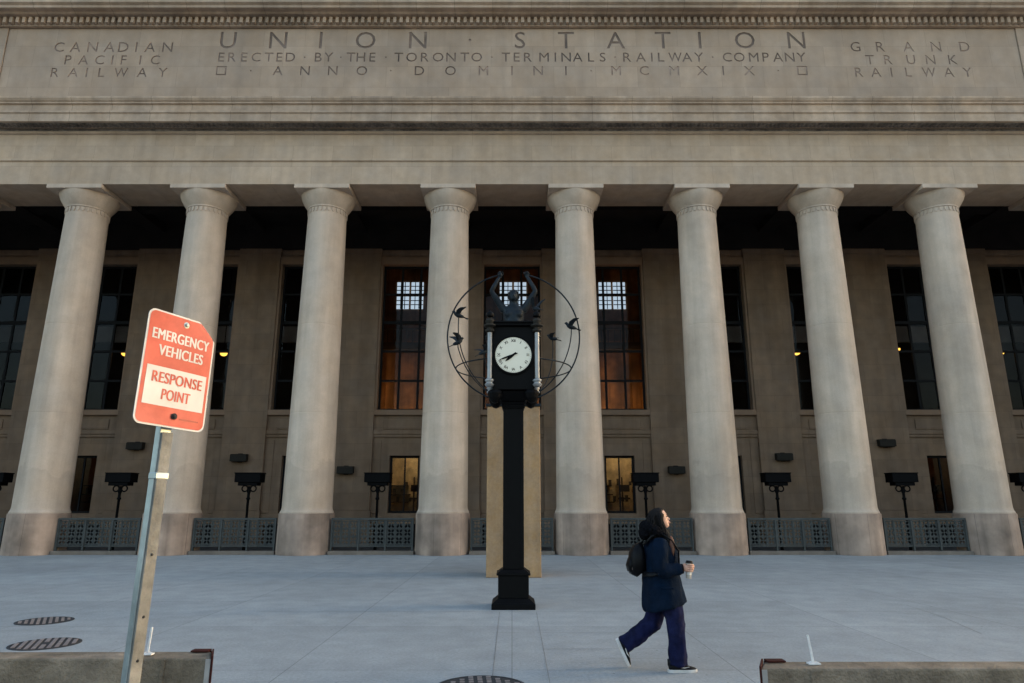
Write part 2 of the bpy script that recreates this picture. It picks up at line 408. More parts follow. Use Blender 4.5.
# attic: slab with the letters cut right through it, dark backing behind paints their shade
bm = bmesh.new()
box(bm, -33, -20.76, 23.84, 24.6, 17.07, 20.79); box(bm, 20.76, 33, 23.84, 24.6, 17.07, 20.79)
box(bm, -20.74, 20.74, 23.96, 24.6, 17.07, 20.79)
obj('attic_wall', bm, 'attic', station)
LETTERS = [('C', -18.56, 19.91, 0.45), ('A', -17.89, 19.91, 0.45), ('N', -17.19, 19.91, 0.45), ('A', -16.5, 19.91, 0.45), ('D', -15.93, 19.91, 0.45), ('I', -15.4, 19.91, 0.45), ('A', -14.84, 19.91, 0.45), ('N', -14.12, 19.91, 0.45), ('P', -18.11, 19.31, 0.42), ('A', -17.48, 19.31, 0.42), ('C', -16.82, 19.31, 0.42), ('I', -16.3, 19.31, 0.42), ('F', -15.84, 19.31, 0.42), ('I', -15.16, 19.31, 0.42), ('C', -14.55, 19.31, 0.42), ('R', -18.55, 18.73, 0.42), ('A', -17.81, 18.73, 0.42), ('I', -17.26, 18.73, 0.42), ('L', -16.66, 18.73, 0.42), ('W', -15.87, 18.73, 0.42), ('A', -15.01, 18.73, 0.42), ('Y', -14.18, 18.73, 0.42), ('U', -11.67, 20.24, 0.78), ('N', -9.61, 20.24, 0.78), ('I', -7.86, 20.24, 0.78), ('O', -6.02, 20.24, 0.78), ('N', -3.87, 20.24, 0.78), ('-', -1.73, 20.24, 0.78), ('S', 0.33, 20.24, 0.78), ('T', 2.22, 20.24, 0.78), ('A', 4.26, 20.24, 0.78), ('T', 6.21, 20.24, 0.78), ('I', 7.72, 20.24, 0.78), ('O', 9.57, 20.24, 0.78), ('N', 11.69, 20.24, 0.78), ('E', -11.87, 19.44, 0.42), ('R', -11.43, 19.44, 0.42), ('E', -10.94, 19.44, 0.42), ('C', -10.45, 19.44, 0.42), ('T', -9.93, 19.44, 0.42), ('E', -9.5, 19.44, 0.42), ('D', -9.05, 19.44, 0.42), ('-', -8.46, 19.44, 0.42), ('B', -7.91, 19.44, 0.42), ('Y', -7.49, 19.44, 0.42), ('-', -6.99, 19.44, 0.42), ('T', -6.58, 19.44, 0.42), ('H', -6.17, 19.44, 0.42), ('E', -5.7, 19.44, 0.42), ('-', -5.15, 19.44, 0.42), ('T', -4.63, 19.44, 0.42), ('O', -4.1, 19.44, 0.42), ('R', -3.56, 19.44, 0.42), ('O', -3.02, 19.44, 0.42), ('N', -2.49, 19.44, 0.42), ('T', -1.93, 19.44, 0.42), ('O', -1.44, 19.44, 0.42), ('-', -0.82, 19.44, 0.42), ('T', -0.25, 19.44, 0.42), ('E', 0.19, 19.44, 0.42), ('R', 0.65, 19.44, 0.42), ('M', 1.31, 19.44, 0.42), ('I', 1.77, 19.44, 0.42), ('N', 2.21, 19.44, 0.42), ('A', 2.68, 19.44, 0.42), ('L', 3.23, 19.44, 0.42), ('S', 3.7, 19.44, 0.42), ('-', 4.21, 19.44, 0.42), ('R', 4.7, 19.44, 0.42), ('A', 5.26, 19.44, 0.42), ('I', 5.71, 19.44, 0.42), ('L', 6.09, 19.44, 0.42), ('W', 6.66, 19.44, 0.42), ('A', 7.15, 19.44, 0.42), ('Y', 7.63, 19.44, 0.42), ('-', 8.19, 19.44, 0.42), ('C', 8.79, 19.44, 0.42), ('O', 9.28, 19.44, 0.42), ('M', 9.87, 19.44, 0.42), ('P', 10.36, 19.44, 0.42), ('A', 10.86, 19.44, 0.42), ('N', 11.34, 19.44, 0.42), ('Y', 11.81, 19.44, 0.42), ('#', -11.81, 18.81, 0.42), ('-', -10.61, 18.81, 0.42), ('A', -9.51, 18.81, 0.42), ('N', -8.41, 18.81, 0.42), ('N', -7.28, 18.81, 0.42), ('O', -6.1, 18.81, 0.42), ('-', -4.92, 18.81, 0.42), ('D', -3.76, 18.81, 0.42), ('O', -2.5, 18.81, 0.42), ('M', -1.16, 18.81, 0.42), ('I', 0.0, 18.81, 0.42), ('N', 1.06, 18.81, 0.42), ('I', 2.19, 18.81, 0.42), ('-', 3.21, 18.81, 0.42), ('M', 4.23, 18.81, 0.42), ('C', 5.37, 18.81, 0.42), ('M', 6.58, 18.81, 0.42), ('X', 7.72, 18.81, 0.42), ('I', 8.58, 18.81, 0.42), ('X', 9.63, 18.81, 0.42), ('-', 10.81, 18.81, 0.42), ('#', 11.79, 18.81, 0.42), ('G', 14.08, 19.93, 0.45), ('R', 15.1, 19.93, 0.45), ('A', 16.25, 19.93, 0.45), ('N', 17.38, 19.93, 0.45), ('D', 18.55, 19.93, 0.45), ('T', 14.6, 19.32, 0.42), ('R', 15.34, 19.32, 0.42), ('U', 16.27, 19.32, 0.42), ('N', 17.07, 19.32, 0.42), ('K', 17.98, 19.32, 0.42), ('R', 14.08, 18.74, 0.42), ('A', 14.77, 18.74, 0.42), ('I', 15.4, 18.74, 0.42), ('L', 16.09, 18.74, 0.42), ('W', 16.92, 18.74, 0.42), ('A', 17.73, 18.74, 0.42), ('Y', 18.48, 18.74, 0.42)]
def glyph(ch):
    if ch == '#':
        return [[(-.5, -.5), (.5, -.5), (.5, .5), (-.5, .5)], [(-.36, -.36), (.36, -.36), (.36, .36), (-.36, .36)]]
    if ch == '-':
        return [[(-.09, 0), (0, -.09), (.09, 0), (0, .09)]]
    cu = bpy.data.curves.new('g', 'FONT'); cu.body = ch; cu.size = 1.0; cu.align_x = 'CENTER'; cu.resolution_u = 3
    o = bpy.data.objects.new('g', cu); C.objects.link(o)
    dg = bpy.context.evaluated_depsgraph_get(); dg.update()
    me = bpy.data.meshes.new_from_object(o.evaluated_get(dg))
    b = bmesh.new(); b.from_mesh(me)
    bmesh.ops.remove_doubles(b, verts=b.verts, dist=1e-5)
    loops = []; left = {e for e in b.edges if len(e.link_faces) == 1}
    while left:
        e = left.pop(); start, cur = e.verts; lp = [start.co.xy[:], ]
        while cur != start:
            lp.append(cur.co.xy[:])
            nx = [q for q in cur.link_edges if q in left]
            if not nx: break
            left.discard(nx[0]); cur = nx[0].other_vert(cur)
        if len(lp) > 2: loops.append(lp)
    b.free(); bpy.data.objects.remove(o); bpy.data.curves.remove(cu)
    xs = [p[0] for l in loops for p in l]; ys = [p[1] for l in loops for p in l]
    hh = max(ys) - min(ys); cx, cy = (max(xs) + min(xs)) / 2, (max(ys) + min(ys)) / 2
    wx = .86 if ch == 'W' else 1
    return [[((p[0] - cx) / hh * wx, (p[1] - cy) / hh) for p in l] for l in loops]
def fill_curve(loops, depth, name):
    cu = bpy.data.curves.new(name, 'CURVE'); cu.dimensions = '2D'; cu.fill_mode = 'BOTH' if depth else 'BACK'; cu.extrude = depth / 2
    for l in loops:
        s = cu.splines.new('POLY'); s.points.add(len(l) - 1)
        for p, q in zip(s.points, l): p.co = (q[0], q[1], 0, 1)
        s.use_cyclic_u = True
    o = bpy.data.objects.new(name, cu); C.objects.link(o)
    dg = bpy.context.evaluated_depsgraph_get(); dg.update()
    me = bpy.data.meshes.new_from_object(o.evaluated_get(dg))
    bpy.data.objects.remove(o); bpy.data.curves.remove(cu)
    return me
cache = {}
YF, DEP = 23.88, 0.022
def cells(x0, x1, z0, z1):
    """rows of letters inside this part of the panel, each letter cut out of its own cell"""
    rows = {}
    for q in LETTERS:
        if x0 < q[1] < x1: rows.setdefault(round(q[2], 1), []).append(q)
    zs = sorted(rows, reverse=True); top = z1
    out = []
    for n, zr in enumerate(zs):
        rw = sorted(rows[zr], key=lambda q: q[1]); hh = max(q[3] for q in rw)
        nxt = zs[n + 1] if n + 1 < len(zs) else None
        bot = z0 if nxt is None else ((zr - hh / 2) + (nxt + max(q[3] for q in rows[nxt]) / 2)) / 2
        hw = []
        for q in rw:
            if q[0] not in cache: cache[q[0]] = glyph(q[0])
            hw.append(max(p[0] for l in cache[q[0]] for p in l) * q[3])
        xs = [x0] + [(a[1] + wa + c[1] - wc) / 2 for a, wa, c, wc in zip(rw, hw, rw[1:], hw[1:])] + [x1]
        for q, xa, xb in zip(rw, xs, xs[1:]): out.append((q, xa, xb, bot, top))
        top = bot
    return out
pb = bmesh.new()
for zone in ((-20.735, -13.2), (-13.2, 13.3), (13.3, 20.735)):
    for (ch, x, z, h), xa, xb, za, zb in cells(zone[0], zone[1], 17.08, 20.78):
        if ch not in cache: cache[ch] = glyph(ch)
        lps = [[(x + p[0] * h, z + p[1] * h) for p in l] for l in cache[ch]]
        fm = fill_curve([[(xa, za), (xb, za), (xb, zb), (xa, zb)]] + lps, 0, 'cell')
        fm.transform(Matrix.Translation((0, YF, 0)) @ Matrix.Rotation(PI / 2, 4, 'X')); pb.from_mesh(fm); bpy.data.meshes.remove(fm)
        for l in lps:
            fr = [pb.verts.new((p[0], YF, p[1])) for p in l]; bk = [pb.verts.new((p[0], YF + DEP, p[1])) for p in l]
            for k in range(len(l)): pb.faces.new((fr[k], fr[(k + 1) % len(l)], bk[(k + 1) % len(l)], bk[k]))
bmesh.ops.remove_doubles(pb, verts=pb.verts, dist=1e-4)
for f in pb.faces:
    if f.normal.y > .9: f.normal_flip()
obj('inscribed_panel', pb, 'attic', station, normals=False)
for x0, x1, z0, z1, mm in ((-13.1, 13.25, 19.10, 20.77, 'letter_shade'), (-13.1, 13.25, 18.4, 19.098, 'letter_shade_pale'), (-20.6, -13.105, 18.3, 20.6, 'letter_shade_pale'), (13.255, 20.6, 18.3, 20.6, 'letter_shade_pale')):
    bm = bmesh.new(); box(bm, x0, x1, 23.9025, 23.956, z0, z1); obj('inscription_shade', bm, mm, station)  # coloured backing gives the cut letters their shade

# ---- columns
COLX = [s * x for x in (2.455, 7.30, 12.06, 16.80, 21.6, 26.4) for s in (-1, 1)]
def make_column(x):
    t = bpy.data.objects.new('column', None); C.objects.link(t); t.parent = station; t.location = (x, 0, 0)
    def put(name, bm, m, **k): return obj(name, bm, m, t, **k)
    c = (x, 24.63, 0)
    bm = bmesh.new(); lathe(bm, [(0.975, -0.02), (0.975, 0.04), (0.963, 1.26), (0.963, 1.375), (0.945, 1.385)], 48, c)
    smooth_by_angle(put('drum', bm, 'drum'))
    bm = bmesh.new()
    pr = [(0.93, 1.387), (0.93, 1.43), (0.905, 1.47), (0.885, 1.52), (0.872, 1.60)]
    for i in range(1, 15):
        f = i / 14; pr.append((0.872 - 0.135 * (f ** 1.15), 1.60 + f * (12.62 - 1.60)))
    # faint bed joints between the drums of the shaft
    for z in (4.9, 8.2):
        k = [i for i, p in enumerate(pr) if p[1] > z][0]; r = pr[k - 1][0] + (pr[k][0] - pr[k - 1][0]) * (z - pr[k - 1][1]) / (pr[k][1] - pr[k - 1][1])
        pr[k:k] = [(r, z - 0.018), (r - 0.006, z - 0.010), (r - 0.006, z + 0.010), (r - 0.0005, z + 0.018)]
    lathe(bm, pr, 56, c)
    smooth_by_angle(put('shaft', bm, 'column'), 25)
    bm = bmesh.new()
    lathe(bm, [(0.734, 12.622), (0.734, 12.88), (0.772, 12.89), (0.772, 12.93), (0.765, 12.94), (0.82, 13.02), (0.91, 13.15), (0.985, 13.28), (1.03, 13.40), (1.045, 13.485)], 56, c)
    for k in range(28):                       # pendant tongues round the necking
        a = 2 * PI * (k + .5) / 28; u = Vector((math.cos(a), math.sin(a), 0)); w = Vector((-u.y, u.x, 0))
        p0 = Vector(c) + u * 0.764
        q = [(-.055, 12.87), (.055, 12.87), (.055, 12.76), (.03, 12.71), (0, 12.69), (-.03, 12.71), (-.055, 12.76)]
        fr = [bm.verts.new(p0 + w * s + Vector((0, 0, z))) for s, z in q]; bk = [bm.verts.new(p0 - u * .03 + w * s + Vector((0, 0, z))) for s, z in q]
        bm.faces.new(fr)
        for i in range(7): bm.faces.new((fr[i], fr[(i + 1) % 7], bk[(i + 1) % 7], bk[i]))
    smooth_by_angle(put('capital', bm, 'column'), 30)
    bm = bmesh.new(); box(bm, x - 1.055, x + 1.055, 24.63 - 1.055, 24.63 + 1.055, 13.487, 13.657)
    put('abacus', bm, 'column', bevel=0.012)
    return t
proto = make_column(COLX[0])
for x in COLX[1:]:
    c = copy_tree(proto, station); c.location = (x, 0, 0); c.rotation_euler = (0, 0, rnd.choice([0, 1, 2, 3]) * PI / 2)
proto.rotation_euler = (0, 0, PI)

# ---- portico ceiling
bm = bmesh.new()
box(bm, -33, 33, 25.603, 30.29, 14.75, 14.95)
for i in range(-6, 7):
    box(bm, i * 4.86 + 2.43 - .35, i * 4.86 + 2.43 + .35, 25.61, 30.2, 14.35, 14.748)
box(bm, -33, 33, 27.6, 28.1, 14.42, 14.747)
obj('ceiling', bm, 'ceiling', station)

bm = bmesh.new(); box(bm, -29.35, 29.35, 30.05, 30.294, 13.565, 14.745); obj('shade_frieze', bm, 'ceiling', station)  # added dark band paints the shade at the wall top

# ---- rear wall with window openings: built bay by bay round the holes
BAY = 4.80; HW, ZB, ZT = 1.335, 5.84, 12.81      # tall windows
LW, LB, LT = 0.67, 1.30, 3.80                    # small lower windows
BW, BB, BT = 1.30, -0.08, 0.86                   # basement openings
bm = bmesh.new()
NB = 5
for b in range(-NB, NB + 1):
    cx = b * BAY; l, r = cx - BAY / 2, cx + BAY / 2
    Y0, Y1 = 30.30, 30.9
    box(bm, l, cx - HW, Y0, Y1, ZB, ZT); box(bm, cx + HW, r, Y0, Y1, ZB, ZT)
    box(bm, l, r, Y0, Y1, ZT, 14.74)
    box(bm, l, r, Y0, Y1, LT, ZB)
    box(bm, l, cx - LW, Y0, Y1, LB, LT); box(bm, cx + LW, r, Y0, Y1, LB, LT)
    box(bm, l, r, Y0, Y1, BT, LB)
    box(bm, l, cx - BW, Y0, Y1, -0.155, BT); box(bm, cx + BW, r, Y0, Y1, -0.155, BT)
bmesh.ops.remove_doubles(bm, verts=bm.verts, dist=1e-4)
xe = (NB + .5) * BAY
box(bm, xe, 29.4, 30.30, 30.9, -0.155, 14.74); box(bm, -29.4, -xe, 30.30, 30.9, -0.155, 14.74)
obj('wall', bm, 'wall', station)
# pilasters and mouldings of the rear wall
bm = bmesh.new()
for i in range(-NB - 1, NB + 1):
    cx = (i + .5) * BAY
    box(bm, cx - .97, cx + .97, 30.12, 30.297, 1.42, 13.30)
    box(bm, cx - 1.0, cx + 1.0, 30.08, 30.296, 13.302, 13.56)
    box(bm, cx - 1.02, cx + 1.02, 30.06, 30.295, -0.155, 1.418)
for b in range(-NB, NB + 1):
    cx = b * BAY
    box(bm, cx - 1.44, cx + 1.44, 30.22, 30.298, 4.62, 4.74)
    box(bm, cx - 1.44, cx + 1.44, 30.17, 30.297, 4.742, 4.92)
    box(bm, cx - 1.44, cx + 1.44, 30.24, 30.298, 13.30, 13.50)
    box(bm, cx - 1.0, cx + 1.0, 30.255, 30.298, 4.98, 5.42)
    box(bm, cx - 1.40, cx + 1.40, 30.24, 30.298, 1.02, 1.24)
    box(bm, cx - 1.435, cx - 1.06, 30.27, 30.298, 1.3, 4.5); box(bm, cx + 1.06, cx + 1.435, 30.27, 30.298, 1.3, 4.5)
obj('pilaster_trim', bm, 'wall', station, bevel=0.012)
bm = bmesh.new()
for b in range(-NB, NB + 1):
    cx = b * BAY
    for s in (-1, 1):
        x0, x1 = sorted((cx + s * HW, cx + s * (HW + .30))); box(bm, x0, x1, 30.20, 30.296, ZB - .002, ZT)
    box(bm, cx - HW - .30, cx + HW + .30, 30.20, 30.296, ZT + .002, ZT + .36)
    box(bm, cx - HW - .30, cx + HW + .30, 30.14, 30.296, ZB - .24, ZB - .004)
obj('window_surround', bm, 'surround', station, bevel=0.01)

# ---- windows: frame with glazing bars, and one pane of glass
def window_part(name, cx, hw, zb, zt, nx, nz, y, bar=0.05, vx=None):
    bm = bmesh.new(); f = 0.09
    box(bm, cx - hw, cx - hw + f, y, y + .12, zb, zt); box(bm, cx + hw - f, cx + hw, y, y + .12, zb, zt)
    box(bm, cx - hw + f, cx + hw - f, y, y + .12, zb, zb + f); box(bm, cx - hw + f, cx + hw - f, y, y + .12, zt - f, zt)
    for i in range(1, nx):
        x = cx - hw + 2 * hw * i / nx; box(bm, x - bar, x + bar, y + .02, y + .10, zb + f, zt - f)
    for k in range(1, nz):
        z = zb + (zt - zb) * k / nz; w = bar * (1.5 if nz == 5 and k == 3 else 1)
        box(bm, cx - hw + f, cx + hw - f, y + .012, y + .108, z - w, z + w)
    w = obj(name, bm, 'winframe', station)
    bm = bmesh.new(); box(bm, cx - hw + .02, cx + hw - .02, y + .055, y + .063, zb + .02, zt - .02)
    obj('pane', bm, 'glass', w)
    return w
for b in range(-NB, NB + 1):
    window_part('tall_window', b * BAY, HW - .003, ZB + .003, ZT - .003, 3, 5, 30.55)
    window_part('lower_window', b * BAY, LW - .003, LB + .003, LT - .003, 2, 1, 30.50, 0.03)
for b in range(-NB, NB + 1):
    cx = b * BAY; bm = bmesh.new()
    box(bm, cx - BW + .003, cx + BW - .003, 30.62, 30.70, BB - .05, BT - .003)
    obj('basement_dark_sheet', bm, 'winframe', station)  # added dark sheet standing in for the black of the basement opening

# ---- body of the building round the hall, so that no sun leaks through
bm = bmesh.new()
box(bm, -33, 33, 38.2, 60, -0.155, 22.2)                 # main block
box(bm, -33, 33, 25.62, 38.19, 15.0, 22.2)               # over portico and hall
box(bm, -33, -29.41, 25.7, 38.19, -0.155, 14.99); box(bm, 29.41, 33, 25.7, 38.19, -0.155, 14.99)
box(bm, -33, 33, 24.61, 25.615, 16.01, 22.19)
obj('rear_block', bm, 'attic', station)
for s in (-1, 1):                                        # end pavilions
    bm = bmesh.new()
    xe = 56.12 if s > 0 else 70  # unseen right end, its length set for the sun edge at the sign
    x0, x1 = sorted((s * 33.01, s * xe)); box(bm, x0, x1, 23.2, 60, -0.155, 23.4)
    for k in range(4):
        cx = s * (36 + k * 5.5); box(bm, cx - .8, cx + .8, 23.05, 23.198, 0, 15.5)
    x0, x1 = sorted((s * 33.01, s * (xe - 4))); box(bm, x0, x1, 22.6, 23.197, 16.0, 17.0); box(bm, x0, x1, 22.5, 23.196, 21.4, 22.3)
    obj('end_pavilion', bm, 'attic', station, bevel=0.02)

# ---- halls seen through the windows
WX = 7.28
bm = bmesh.new()
box(bm, -WX, WX, 36.0, 36.1, 4.2, 14.7)
box(bm, -WX - .1, -WX, 30.91, 36.1, 4.2, 14.7); box(bm, WX, WX + .1, 30.91, 36.1, 4.2, 14.7)
for x in (-6.6, -4.1, -2.0, 1.9, 3.9, 6.7): box(bm, x - .22, x + .22, 35.72, 35.998, 4.2, 11.6)
for x in (-5.9, -1.2, 1.3, 6.1): box(bm, x - .5, x + .5, 35.85, 35.997, 4.4, 6.6)
obj('hall_wall', bm, 'hall_warm', station)
bm = bmesh.new()
box(bm, -WX + .01, WX - .01, 35.0, 35.7, 9.75, 9.95); box(bm, -WX + .01, WX - .01, 35.05, 35.12, 9.96, 10.15)
k = -WX + .2
while k < WX - .2:
    box(bm, k, k + .05, 35.06, 35.10, 10.151, 10.85); k += .34
box(bm, -WX + .01, WX - .01, 35.02, 35.15, 10.852, 10.95)
obj('hall_gallery', bm, 'hall_dark', station)
bm = bmesh.new()
box(bm, -29.3, 29.3, 30.91, 36.2, 4.0, 4.19)
box(bm, -29.3, 29.3, 30.91, 38.1, 14.72, 14.745)
box(bm, -29.3, -WX - .11, 36.0, 36.1, 4.2, 14.7); box(bm, WX + .11, 29.3, 36.0, 36.1, 4.2, 14.7)
for s in (-1, 1):
    for x in (9.8, 14.6, 19.5, 24.3): box(bm, s * x - .1, s * x + .1, 34.2, 35.99, 4.2, 10.2)
box(bm, -29.3, -29.2, 30.91, 36.0, 4.2, 14.7); box(bm, 29.2, 29.3, 30.91, 36, 4.2, 14.7)
obj('side_hall_wall', bm, 'hall_dark', station)
for s in (-1, 1):
    bm = bmesh.new(); x0, x1 = sorted((s * (WX + .12), s * 29.1)); box(bm, x0, x1, 34.0, 34.15, 9.9, 10.75)
    obj('gallery_front', bm, 'hall_pale', station)
for cx in (-5.72, 0.06, 5.62):
    bm = bmesh.new(); gl = bmesh.new()
    for i in range(2):
        for k in range(2):
            x = cx - .74 + i * .80; z = 12.28 + k * .84
            box(gl, x, x + .68, 35.96, 35.998, z, z + .72)
            for q in (.227, .453):
                box(bm, x + q - .022, x + q + .022, 35.93, 35.958, z, z + .72)
            for q in (.24, .48):
                box(bm, x, x + .68, 35.932, 35.957, z + q - .022, z + q + .022)
    w = obj('hall_window', gl, 'hall_light', station)
    obj('glazing_bar', bm, 'winframe', w)
def lamp_light(name, loc, energy, col, r=0.15):
    l = bpy.data.lights.new(name, 'POINT'); l.energy = energy; l.color = col; l.shadow_soft_size = r
    o = bpy.data.objects.new(name, l); C.objects.link(o); o.location = loc; return o
HALL = 30
for x in (-6.2, -3.4, 1.3, 3.6, 6.3):
    lamp_light('hall_lamp', (x, 33.9, 5.6), HALL, (1, 0.55, 0.2))
for x in (-24, -16.8, -9.6, 9.6, 16.8, 24):
    lamp_light('side_hall_fill', (x, 32.6, 13.6), 1.2, (.9, .95, 1))  # added fill light that lifts the dim side halls
# rooms behind the small lower windows
for b in range(-NB, NB + 1):
    cx = b * BAY; bm = bmesh.new(); Y1 = 32.6
    lit = b in (-1, 1); red = b in (-4, 4)
    box(bm, cx - 1.3, cx + 1.3, Y1, Y1 + .1, 0.9, 3.95); box(bm, cx - 1.4, cx - 1.3, 30.91, Y1 + .1, 0.9, 3.95); box(bm, cx + 1.3, cx + 1.4, 30.91, Y1 + .1, 0.9, 3.95)
    box(bm, cx - 1.4, cx + 1.4, 30.91, Y1 + .1, 3.952, 3.99); box(bm, cx - 1.4, cx + 1.4, 30.91, Y1 + .1, 0.85, 0.898)
    obj('shop_wall', bm, 'shop_wall' if lit else ('shop_red' if red else 'hall_dark'), station)
    bm = bmesh.new(); rr = random.Random(b + 40)
    if lit or red:
        for z in (1.75, 2.1, 2.5):
            box(bm, cx - .9, cx + rr.uniform(-.2, .3), Y1 - .5, Y1 - .02, z, z + .05)
        for k in range(9):
            x = cx - .8 + k * .19; z = rr.choice((1.8, 2.15, 2.55)); box(bm, x, x + .11, Y1 - .4, Y1 - .2, z, z + rr.uniform(.12, .3))
        box(bm, cx + .25, cx + .31, Y1 - 1.0, Y1 - .94, 1.3, 2.9); box(bm, cx + .12, cx + .62, Y1 - 1.1, Y1 - .7, 1.9, 1.98); box(bm, cx + .15, cx + .6, Y1 - 1.1, Y1 - .75, 2.25, 2.55)
        obj('shop_shelf', bm, 'shop_stock', station)
    else: bm.free()
    if lit: lamp_light('shop_lamp', (cx + .2, 31.6, 3.75), 6.5, (1, 0.80, 0.48), .1)
    if red: lamp_light('shop_lamp', (cx + .2, 31.6, 3.7), .7, (1, 0.55, 0.28), .1)

# ---- wall lights on the pilasters
def wall_light(x, z, lab):
    t = thing('wall_light', lab, 'wall light', (x, 30.12, z), 0, 'box lights on the rear wall')
    bm = bmesh.new()
    prism_x(bm, [(30.118, z - .13), (29.84, z - .16), (29.84, z + .12), (29.9, z + .16), (30.118, z + .16)], x - .36, x + .36)
    obj('housing', bm, 'fixture', t, bevel=.015)
    bm = bmesh.new(); box(bm, x - .30, x + .30, 29.88, 30.08, z - .175, z - .158)
    obj('lens', bm, 'fixture', t)
    bm = bmesh.new(); box(bm, x - .10, x + .10, 30.10, 30.119, z - .20, z + .20)
    obj('back_plate', bm, 'fixture', t)
for x, z, lab in ((-16.70, 4.2, 'small dark box light on the wall just right of the leftmost full column'),
                  (-12.06, 3.68, 'small dark box light on the wall just right of the second column from left'),
                  (-7.33, 3.15, 'small dark box light on the wall just right of the third column from left'),
                  (7.24, 3.15, 'small dark box light on the wall just left of the third column from right'),
                  (12.02, 3.72, 'small dark box light on the wall just left of the second column from right'),
                  (16.63, 4.33, 'small dark box light on the wall just left of the rightmost full column')):
    wall_light(x, z, lab)
# ---- small lamps glowing inside the dark tall windows
for x, z, lab in ((-18.45, 8.65, 'small yellow lamp glowing in the dark window right of the leftmost full column'),
                  (-13.75, 8.65, 'small yellow lamp glowing in the dark window just right of the road sign'),
                  (13.58, 8.70, 'small yellow lamp glowing in the dark window left of the second column from right'),
                  (18.36, 8.84, 'small yellow lamp glowing in the dark window left of the rightmost full column'),
                  (23.3, 8.70, 'small yellow lamp glowing in the dark window right of the rightmost full column')):
    t = thing('interior_lamp', lab, 'lamp', (x, 31.2, z), 0, 'small lamps glowing inside the dark windows')
    bm = bmesh.new(); lathe(bm, [(.05, -.10), (.13, -.06), (.16, 0), (.17, .06)], 16, (x, 31.2, z)); obj('lamp_shade', bm, 'lamp_glow', t, smooth=True)
    bm = bmesh.new(); lathe(bm, [(.19, .062), (.19, .09), (.05, .14), (.02, .16), (.02, 5.6)], 12, (x, 31.2, z)); obj('hanger', bm, 'winframe', t)
    lamp_light('lamp_bulb', (x, 31.3, z - .25), 1.0, (1, .6, .2), .05).parent = None

# ------------------------------------------------------------ railings between the columns
def lattice_panel():
    """pierced panel 0.92 x 0.86: 3 x 3 cells, each with four leaf shaped holes round a cross"""
    W, H = 0.86, 0.80; loops = [[(-W / 2, 0), (W / 2, 0), (W / 2, H), (-W / 2, H)]]
    cw, ch = W / 3, H / 3
    for i in range(3):
        for k in range(3):
            cx, cy = -W / 2 + cw * (i + .5), ch * (k + .5)
            for a in (45, 135, 225, 315):
                ca, sa = math.cos(R(a)), math.sin(R(a)); l = []
                for q in range(14):
                    t = 2 * PI * q / 14; u = .078 + .058 * math.cos(t); v = .043 * math.sin(t) * (1 + .15 * math.cos(t))
                    l.append((cx + u * ca - v * sa, cy + u * sa + v * ca))
                loops.append(l)
    me = fill_curve(loops, 0.03, 'lattice_panel'); me.transform(Matrix.Rotation(PI / 2, 4, 'X')); return me
panel_me = lattice_panel()
def make_railing(cx, lab):
    y = 24.30
    t = thing('railing', lab, 'railing', (cx, y, 0), 0, 'pierced iron railings between the columns')
    bm = bmesh.new(); box(bm, cx - 1.48, cx + 1.48, 24.12, 24.62, -0.01, 0.125); obj('kerb_stone', bm, 'kerbstone', t, bevel=.012)
    for z0, z1, dp in ((1.16, 1.23, .05), (.26, .31, .035)):
        bm = bmesh.new(); box(bm, cx - 1.44, cx + 1.44, y - dp, y + dp, z0, z1); obj('rail', bm, 'railing', t, bevel=.006)
    for i in range(4):
        x = cx - 1.41 + i * .94
        bm = bmesh.new(); box(bm, x - .03, x + .03, y - .055, y + .055, .126, 1.158); obj('post', bm, 'railing', t, bevel=.005)
    for i in range(3):
        x = cx - .94 + i * .94
        o = mesh_obj('lattice_panel', panel_me, 'railing', t); o.location = (x - cx, 0, .335)
        bm = bmesh.new()
        for k in range(4): box(bm, x - .437 + k * .286 - .008, x - .437 + k * .286 + .008, y - .032, y - .017, .312, 1.158)
        for k in range(4): box(bm, x - .44, x + .44, y - .030, y - .0175, .34 + k * .262 - .008, .34 + k * .262 + .008)
        obj('moulding', bm, 'railing', o)
    return t
BAYX = [-19.2, -14.43, -9.68, -4.878, 0.0, 4.878, 9.68, 14.43, 19.2]
ORD = ['left of the leftmost full column', 'between the first and second columns from left', 'between the second and third columns from left', 'between the third and fourth columns from left',
       'behind the street clock', 'beside the walking woman', 'between the sixth and seventh columns from left', 'between the seventh and eighth columns from left', 'right of the rightmost full column']
p0 = make_railing(BAYX[0], 'grey green pierced iron railing ' + ORD[0])
for x, od in list(zip(BAYX, ORD))[1:]:
    c = copy_tree(p0); c.location = (x, 24.30, 0); c['label'] = 'grey green pierced iron railing ' + od
# ---- uplight stands behind the railings
def make_stand(x, y, lab):
    t = thing('uplight_stand', lab, 'lamp stand', (x, y, -0.1), 0, 'black uplight stands behind the railings')
    c = (x, y, 0)
    bm = bmesh.new(); lathe(bm, [(.20, -.10), (.20, -.04), (.10, .02), (.06, .10), (.048, .3), (.045, 1.85), (.075, 1.87), (.075, 1.92), (.05, 1.94), (.05, 2.1), (.07, 2.12), (.05, 2.345)], 16, c)
    obj('post', bm, 'blackmat', t, smooth=True)
    bm = bmesh.new(); box(bm, x - .47, x + .47, y - .26, y + .26, 2.48, 2.79); box(bm, x - .49, x + .49, y - .28, y + .28, 2.792, 2.83); box(bm, x - .36, x + .36, y - .2, y + .2, 2.36, 2.478)
    obj('light_box', bm, 'blackmat', t, bevel=.012)
    for s in (-1, 1):
        bm = bmesh.new()
        loft(bm, [(x + s * (.155 + .105 * math.cos(a)), y, 2.255 + .105 * math.sin(a)) for a in [2 * PI * i / 18 for i in range(18)]], .026, 8, closed=True, side=(0, 1, 0))
        obj('bracket_ring', bm, 'blackmat', t, smooth=True)
    return t
